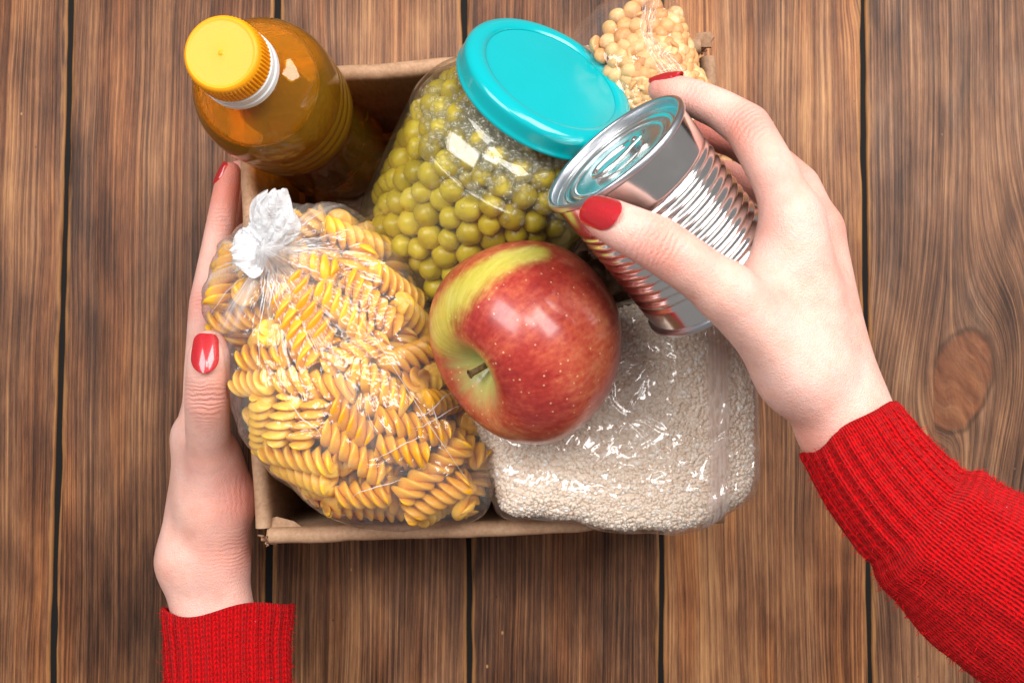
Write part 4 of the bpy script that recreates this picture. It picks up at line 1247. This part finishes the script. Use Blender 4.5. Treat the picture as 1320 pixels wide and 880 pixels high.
def nail(parent, HV, tip, d, nrm, width, length, back, square=0.75):
    """curved polished plate fitted to the fingertip surface HV: d to the tip, nrm out of the nail bed"""
    d = unit(d); nrm = unit(nrm - d * nrm.dot(d)); b = np.cross(nrm, d)
    q = HV - tip
    x, y, z = q @ b, q @ d, q @ nrm
    ok = (np.abs(x) < width * 0.46) & (y > -back * 1.05) & (y < length - back - 0.25) & (z > 0)
    A = lambda x, y: np.stack([np.ones_like(x), x, y, x * x, y * y], -1)
    cf, *_ = np.linalg.lstsq(A(x[ok], y[ok]), z[ok], rcond=None)
    cf[3] = min(cf[3], -0.42); cf[4] = np.clip(cf[4], -0.16, -0.05)
    z_fix = np.percentile(z[ok] - A(x[ok], y[ok]) @ cf, 70)
    nu, nv = 25, 33
    Sx, Tt = np.meshgrid(np.linspace(-1, 1, nu), np.linspace(0, 1, nv), indexing='ij')
    wv = width / 2 * np.where(Tt < 0.35, np.sqrt(np.clip(1 - ((0.35 - Tt) / 0.36) ** 2, 0, 1)), 1 - 0.10 * np.clip((Tt - 0.5) / 0.5, 0, 1))
    X_ = Sx * wv
    Y_ = -back + Tt * length - 0.16 * Sx ** 4 * np.clip((Tt - 0.5) / 0.5, 0, 1) * length
    Z_ = A(X_, Y_) @ cf + z_fix + 0.075 - 0.02 * Sx ** 4
    top = tip + d * Y_[..., None] + b * X_[..., None] + nrm * Z_[..., None]
    bot = top - nrm * 0.13
    V = np.vstack([top.reshape(-1, 3), bot.reshape(-1, 3)])
    n0 = nu * nv
    F = grid_faces(nu, nv).tolist() + (grid_faces(nu, nv, flip=True) + n0).tolist()
    ring = [i * nv for i in range(nu)] + [(nu - 1) * nv + j for j in range(1, nv)] + [i * nv + nv - 1 for i in range(nu - 2, -1, -1)] + [j for j in range(nv - 2, 0, -1)]
    F += [(ring[k], ring[k] + n0, ring[(k + 1) % len(ring)] + n0, ring[(k + 1) % len(ring)]) for k in range(len(ring))]
    o = mk('fingernail', V, F, M['nail'], parent, sharp=50)
    bm = bmesh.new(); bm.from_mesh(o.data); bmesh.ops.recalc_face_normals(bm, faces=bm.faces); bm.to_mesh(o.data); bm.free()
    return o
person = thing('person', P(660, 1500, 0), 'person in a red knitted sweater with red nails holding the box and a tin can', 'person')
toCam = lambda p: unit(CAMP - p)

# ---- hand on the right, gripping the can
w0 = P(1160, 640, 24.2); w1 = P(1090, 545, 23.6)
imcp, mmcp, rmcp, pmcp = P(1022, 282, 25.0), P(1054, 298, 22.8), P(1062, 338, 20.4), P(1066, 385, 18.4)
cmc, tmcp, tip_ip, ttip = P(1030, 480, 24.6), P(938, 378, 26.9), P(846, 313, 28.0), P(784, 283, 27.7)
sx_ = unit(P(1152, 512, 23) - P(1043, 598, 23))
palm = [(w0 + sx_ * 0.75, w1 + sx_ * 0.66, 0.95, 1.08), (w0 - sx_ * 0.75, w1 - sx_ * 0.80, 0.95, 1.08),
        (w1 + sx_ * 0.2, imcp, 1.10, 1.08), (w1 + sx_ * 0.5, mmcp, 1.1, 1.08), (w1 + sx_ * 0.5 + np.array([0, 0, -0.8]), rmcp, 1.15, 1.0), (w1 + sx_ * 0.5 + np.array([0, 0, -1.3]), pmcp, 1.1, 0.9),
        (w1 - sx_ * 0.7, cmc, 1.10, 1.25), (cmc, P(985, 395, 25.0), 1.25, 1.1), (cmc, imcp, 1.2, 0.9), (cmc, tmcp, 1.25, 1.15), (P(978, 385, 25.3), P(1000, 330, 24.8), 1.0, 0.9)]
fings = [[(tmcp, 1.16), (P(890, 343, 27.6), 1.10), (tip_ip, 1.10), (P(812, 297, 28.1), 0.98), (ttip, 0.88), (P(772, 277, 27.4), 0.74)],
         [(imcp, 1.12), (P(998, 225, 25.0), 1.04), (P(964, 164, 24.3), 1.00), (P(930, 142, 23.6), 0.88), (P(898, 128, 23.0), 0.84), (P(866, 118, 22.4), 0.78), (P(854, 115, 22.1), 0.68)],
         [(mmcp, 1.05), (P(1030, 240, 21.8), 0.95), (P(990, 205, 20.8), 0.92), (P(945, 180, 20.2), 0.80), (P(905, 172, 19.8), 0.74), (P(880, 176, 19.4), 0.62)],
         [(rmcp, 1.0), (P(1030, 280, 18.6), 0.9), (P(985, 240, 17.6), 0.88), (P(930, 225, 17.2), 0.75), (P(890, 232, 17.0), 0.62)],
         [(pmcp, 0.9), (P(1035, 345, 16.4), 0.8), (P(990, 305, 15.8), 0.76), (P(940, 290, 15.8), 0.62), (P(915, 295, 15.8), 0.52)]]
jn = [(tip_ip + toCam(tip_ip) * 0.9, tip_ip - ttip, 0.55, 0.75, 0.85), (P(966, 163, 24.3) + toCam(imcp) * 0.7, P(930, 140, 23.6) - P(985, 190, 24.6), 0.75, 0.6, 0.8),
      (P(898, 126, 23.0) + toCam(imcp) * 0.5, P(866, 116, 22.4) - P(930, 140, 23.6), 0.35, 0.35, 0.6), (imcp, P(1000, 225, 25) - imcp, 0.35, 0.0, 1.2),
      (P(852, 113, 22.0), XR, 0.7, 0.0, 1.0), (P(905, 172, 19.8), XR, 0.9, 0.0, 2.2), (P(960, 190, 20.3), XR, 0.8, 0.0, 2.0), (P(772, 277, 27.4), XR, 0.45, 0.0, 1.0),
      (mmcp + np.array([0.6, 0.2, 0.6]), XR, 0.5, 0.0, 1.0), (P(960, 345, 26), XR, 0.35, 0.0, 1.0), (P(1050, 590, 24), XR, 0.45, 0.0, 1.4)]
dn = toCam(w1)
palm.append((w1 + sx_ * 0.15 + dn * 0.72, imcp + dn * 0.82 - XR * 0.1, 0.42, 0.36))
palm.append((w1 - sx_ * 0.35 + dn * 0.62, cmc + dn * 0.86, 0.40, 0.42)); palm.append((cmc + dn * 0.86, tmcp + dn * 0.82, 0.42, 0.36))
V, Q, sk_ = build_hand(palm, fings, jn)
hr = mk('hand', V, Q, M['skin'], person, attrs={'skin': sk_}, loc=w1)
hr['label'] = 'fair hand with red thumbnail gripping the tin can'
td = ttip - tip_ip
nail(hr, V, P(772, 277, 27.4), td, toCam(ttip) * 1.0 + unit(XR * -0.15 + YU * 0.25) * 0.35, 1.40, 1.65, 0.95)
idir = P(852, 113, 22.0) - P(898, 126, 23.0)
nail(hr, V, P(852, 113, 22.0), idir, YU * 1.0 + toCam(imcp) * 0.35, 1.10, 1.5, 0.95)

# ---- hand on the left, holding the side of the box
w0 = P(296, 900, 9.4); w1 = P(262, 722, 9.4)
imcp, mmcp, rmcp, pmcp = P(255, 562, 9.8), P(254, 548, 7.6), P(260, 556, 5.6), P(266, 580, 3.8)
cmc, tmcp, tip_ip, ttip = P(276, 662, 10.2), P(270, 592, 12.0), P(267, 512, 15.2), P(269, 460, 16.3)
then_ = P(296, 640, 10.2)
palm = [(w0 + XR * 0.85, w1 + XR * 0.95, 1.3, 1.32), (w0 - XR * 0.85, w1 - XR * 0.95, 1.3, 1.35),
        (w1 - XR * 0.9, imcp, 1.35, 0.98), (w1 - XR * 0.5, mmcp, 1.35, 1.02), (w1 + np.array([0, 0, -1.0]), rmcp, 1.3, 0.95), (w1 + XR * 0.3 + np.array([0, 0, -1.5]), pmcp, 1.2, 0.85),
        (w1 + XR * 0.6, cmc, 1.3, 1.22), (cmc, tmcp, 1.22, 1.05), (w1 + XR * 0.9, then_, 1.1, 1.10), (then_, P(280, 575, 12.0), 1.10, 0.85), (P(262, 640, 10.4), P(258, 575, 11.0), 1.15, 1.0), (cmc, imcp, 1.15, 0.95), (tmcp + np.array([0, 0, -1.2]), imcp, 0.95, 0.9)]
fings = [[(tmcp, 1.05), (P(268, 556, 13.4), 1.16), (tip_ip, 1.14), (P(268, 484, 15.9), 1.09), (ttip, 1.04), (P(270, 447, 16.3), 0.86)],
         [(imcp, 0.92), (P(259, 480, 9.8), 0.93), (P(265, 392, 9.6), 0.92), (P(274, 340, 9.8), 0.82), (P(285, 286, 10.0), 0.80), (P(293, 240, 10.2), 0.74), (P(297, 222, 10.2), 0.62)],
         [(mmcp, 1.0), (P(262, 470, 7.3), 0.93), (P(282, 380, 7.3), 0.9), (P(298, 280, 7.4), 0.78), (P(308, 220, 7.4), 0.64)],
         [(rmcp, 0.95), (P(272, 480, 5.3), 0.88), (P(292, 390, 5.3), 0.85), (P(308, 300, 5.3), 0.74), (P(316, 245, 5.3), 0.62)],
         [(pmcp, 0.85), (P(280, 510, 3.6), 0.76), (P(298, 440, 3.6), 0.72), (P(312, 370, 3.6), 0.62), (P(318, 330, 3.6), 0.52)]]
jn = [(tip_ip + toCam(tip_ip) * 0.9, YU, 0.5, 0.75, 0.95), (P(265, 392, 9.6) + toCam(imcp) * 0.8, YU, 0.55, 0.45, 0.8), (P(297, 232, 10.2), YU, 0.85, 0.0, 1.6),
      (P(285, 286, 10) + toCam(imcp) * 0.7, YU, 0.4, 0.35, 0.6), (P(300, 640, 11) + np.array([0.6, 0, 0.6]), XR, 0.6, 0.25, 1.3), (P(300, 705, 10), YU, 0.5, 0.55, 1.3), (P(268, 448, 15.2), YU, 0.4, 0, 0.9), (tmcp, YU, 0.3, 0, 1.2)]
V, Q, sk_ = build_hand(palm, fings, jn)
hl = mk('hand', V, Q, M['skin'], person, attrs={'skin': sk_}, loc=w1)
hl['label'] = 'fair hand with red thumbnail holding the left side of the box'
nail(hl, V, P(267, 447, 16.3), P(268, 447, 16.3) - P(267, 500, 16.0), toCam(ttip) + XR * -0.10, 1.34, 1.85, 1.12)
nail(hl, V, P(297, 222, 10.2), P(297, 222, 10.2) - P(285, 286, 10.0), XR * -1.0 + toCam(ttip) * 0.30, 1.05, 1.35, 0.85)

# ================================================================== sleeves
def sleeve(st, side_dir, ribs, cuff_len, depth, seed, edge_fn, label):
    """st: list of (centre, half width); side_dir: unit vector across; depth: half thickness ratio"""
    C = smooth_prof(np.array([c for c, w in st]), 24); Wd = smooth_prof(np.array([(w, 0) for c, w in st]), 24)[:, 0]
    s = np.concatenate([[0], np.cumsum(np.linalg.norm(np.diff(C, axis=0), axis=1))])
    nv_, nu_ = 300, 420
    sv = np.linspace(0, s[-1], nv_)
    Ci = np.stack([np.interp(sv, s, C[:, k]) for k in range(3)], 1); Wi = np.interp(sv, s, Wd)
    tg = np.gradient(Ci, axis=0); tg /= np.linalg.norm(tg, axis=1)[:, None]
    th = np.linspace(0, 2 * math.pi, nu_, endpoint=False)
    rows, kn = [], []
    def ring(i, dr, lip=0.0, sign=1):
        t = tg[i]; a = unit(side_dir - t * side_dir.dot(t)); b = np.cross(a, t)
        if b[2] < 0: b = -b
        x = np.cos(th); y = np.sin(th)
        cf = 1 / (1 + math.exp((sv[i] - cuff_len) / 0.22))
        rb_ = np.cos(th * ribs + 0.8 * vnoise(np.stack([np.cos(th) * 2, np.sin(th) * 2, 0 * th + sv[i] * 0.12], 1), seed))
        rib = 0.075 * np.clip(rb_ * 1.6, -1, 1) * cf * (0.35 + 0.65 * min(1, sv[i] / 0.7))
        q = np.stack([x * 2.0, y * 2.0, 0 * th + sv[i] * 0.35], 1)
        fold = (0.35 * vnoise(q * 0.7, seed + 1) + 0.12 * vnoise(q * 2, seed + 2)) * (1 - cf) + 0.05 * vnoise(q * 3, seed + 3) + 0.10 * vnoise(q * 0.8, seed + 4) * cf
        fold += 0.20 * math.exp(-((sv[i] - cuff_len - 0.7) / 0.5) ** 2) - 0.10 * math.exp(-((sv[i] - cuff_len) / 0.3) ** 2)
        r = Wi[i] * (1 + 0) + rib + fold + dr
        e = edge_fn(th) * math.exp(-sv[i] / 1.5)
        p = Ci[i] + np.outer(r * x, a) + np.outer(r * y * depth, b) + np.outer(e + lip, t)
        return p
    for i in range(26, 0, -3): rows.append(ring(i, -0.26)); kn.append(sv[i])
    rows.append(ring(0, -0.22)); kn.append(0); rows.append(ring(0, -0.14, -0.10)); kn.append(0); rows.append(ring(0, -0.05, -0.13)); kn.append(0)
    for i in range(nv_): rows.append(ring(i, 0.0)); kn.append(sv[i])
    kn = np.array(kn)
    V = np.stack(rows)                                   # (rows, nu, 3)
    # stitch coordinates: columns about 2.1 mm wide, rows about 1.7 mm tall
    per = 2 * math.pi * np.mean(Wi) * (0.5 + depth / 2)
    ncol = round(per / 0.36)
    Uc = np.repeat((th / (2 * math.pi) * ncol)[None], len(rows), 0); Vr = np.repeat((kn / 0.30)[:, None], nu_, 1)
    at = np.stack([Uc, Vr, np.repeat((kn < cuff_len)[:, None], nu_, 1).astype(float)], -1).reshape(-1, 3)
    F = grid_faces(len(rows), nu_, cv=True)
    o = mk('sleeve', V.reshape(-1, 3), F, M['knit'], person, attrs={'knit': at})
    bm = bmesh.new(); bm.from_mesh(o.data); bmesh.ops.recalc_face_normals(bm, faces=bm.faces); bm.to_mesh(o.data); bm.free()
    o['label'] = label
    # loose wool fibres standing off the knit
    fr, ff = [], []
    Vo = V[12:]
    nn_ = np.cross(np.gradient(Vo, axis=1), np.gradient(Vo, axis=0))
    nn_ /= np.linalg.norm(nn_, axis=2)[..., None] + 1e-9
    cen_ = Vo.mean(1, keepdims=True)
    nn_ *= np.sign(((Vo - cen_) * nn_).sum(2))[..., None]
    for k in range(9000):
        i, j = rng.integers(0, len(Vo)), rng.integers(0, nu_)
        p, nr = Vo[i, j], nn_[i, j]
        Lf = rng.uniform(0.10, 0.36) * (2.2 if rng.random() < 0.03 else 1)
        d = unit(nr + rng.normal(0, 0.8, 3)); d2 = unit(d + rng.normal(0, 0.7, 3))
        q0, q1, q2 = p - nr * 0.02, p + d * Lf * 0.5, p + d * Lf * 0.5 + d2 * Lf * 0.5
        sd_ = unit(np.cross(d, rng.normal(size=3))) * rng.uniform(0.008, 0.018)
        o_ = len(fr)
        fr += [q0 - sd_, q0 + sd_, q1 + sd_, q1 - sd_, q2]
        ff += [(o_, o_ + 1, o_ + 2, o_ + 3), (o_ + 3, o_ + 2, o_ + 4)]
    fo = mk('wool_fuzz', fr, ff, M['knit'], o, smooth=False, attrs={'knit': np.tile([0.25, 0.3, 0.0], (len(fr), 1))})
    fo['kind'] = 'stuff'
    return o
zS = 23.5
S_ = lambda z: F0 / (CAMP[2] - z)
ac = unit(P(1152, 512, zS) - P(1043, 598, zS))
sleeve([(P(1098, 558, zS), 72 / S_(zS)), (P(1136, 616, zS + 0.6), 76 / S_(zS)), (P(1186, 670, zS + 1.0), 84 / S_(zS)), (P(1268, 730, zS + 1.5), 106 / S_(zS)), (P(1385, 800, zS + 2.0), 124 / S_(zS)), (P(1520, 885, zS + 2.6), 135 / S_(zS)), (P(1750, 1020, zS + 3.4), 145 / S_(zS))],
       ac, 24, 4.3, 0.94, 101, lambda th: 0.12 * np.sin(th * 3 + 1) + 0.10 * np.cos(th * 5), 'red knitted sleeve with ribbed cuff on the right')
zS = 9.2
sleeve([(P(294, 785, zS), 84 / S_(zS)), (P(294, 835, zS + 0.4), 78 / S_(zS)), (P(296, 900, zS + 0.9), 77 / S_(zS)), (P(300, 980, zS + 1.5), 84 / S_(zS)), (P(310, 1080, zS + 2.2), 95 / S_(zS)), (P(350, 1300, zS + 4.0), 110 / S_(zS))],
       XR, 26, 7.5, 0.72, 131, lambda th: 0.30 * np.cos(th * 2 + 2.4) + 0.14 * np.sin(th * 4) + 0.25 * np.clip(np.cos(th), 0, 1) ** 2, 'red knitted ribbed cuff on the left')
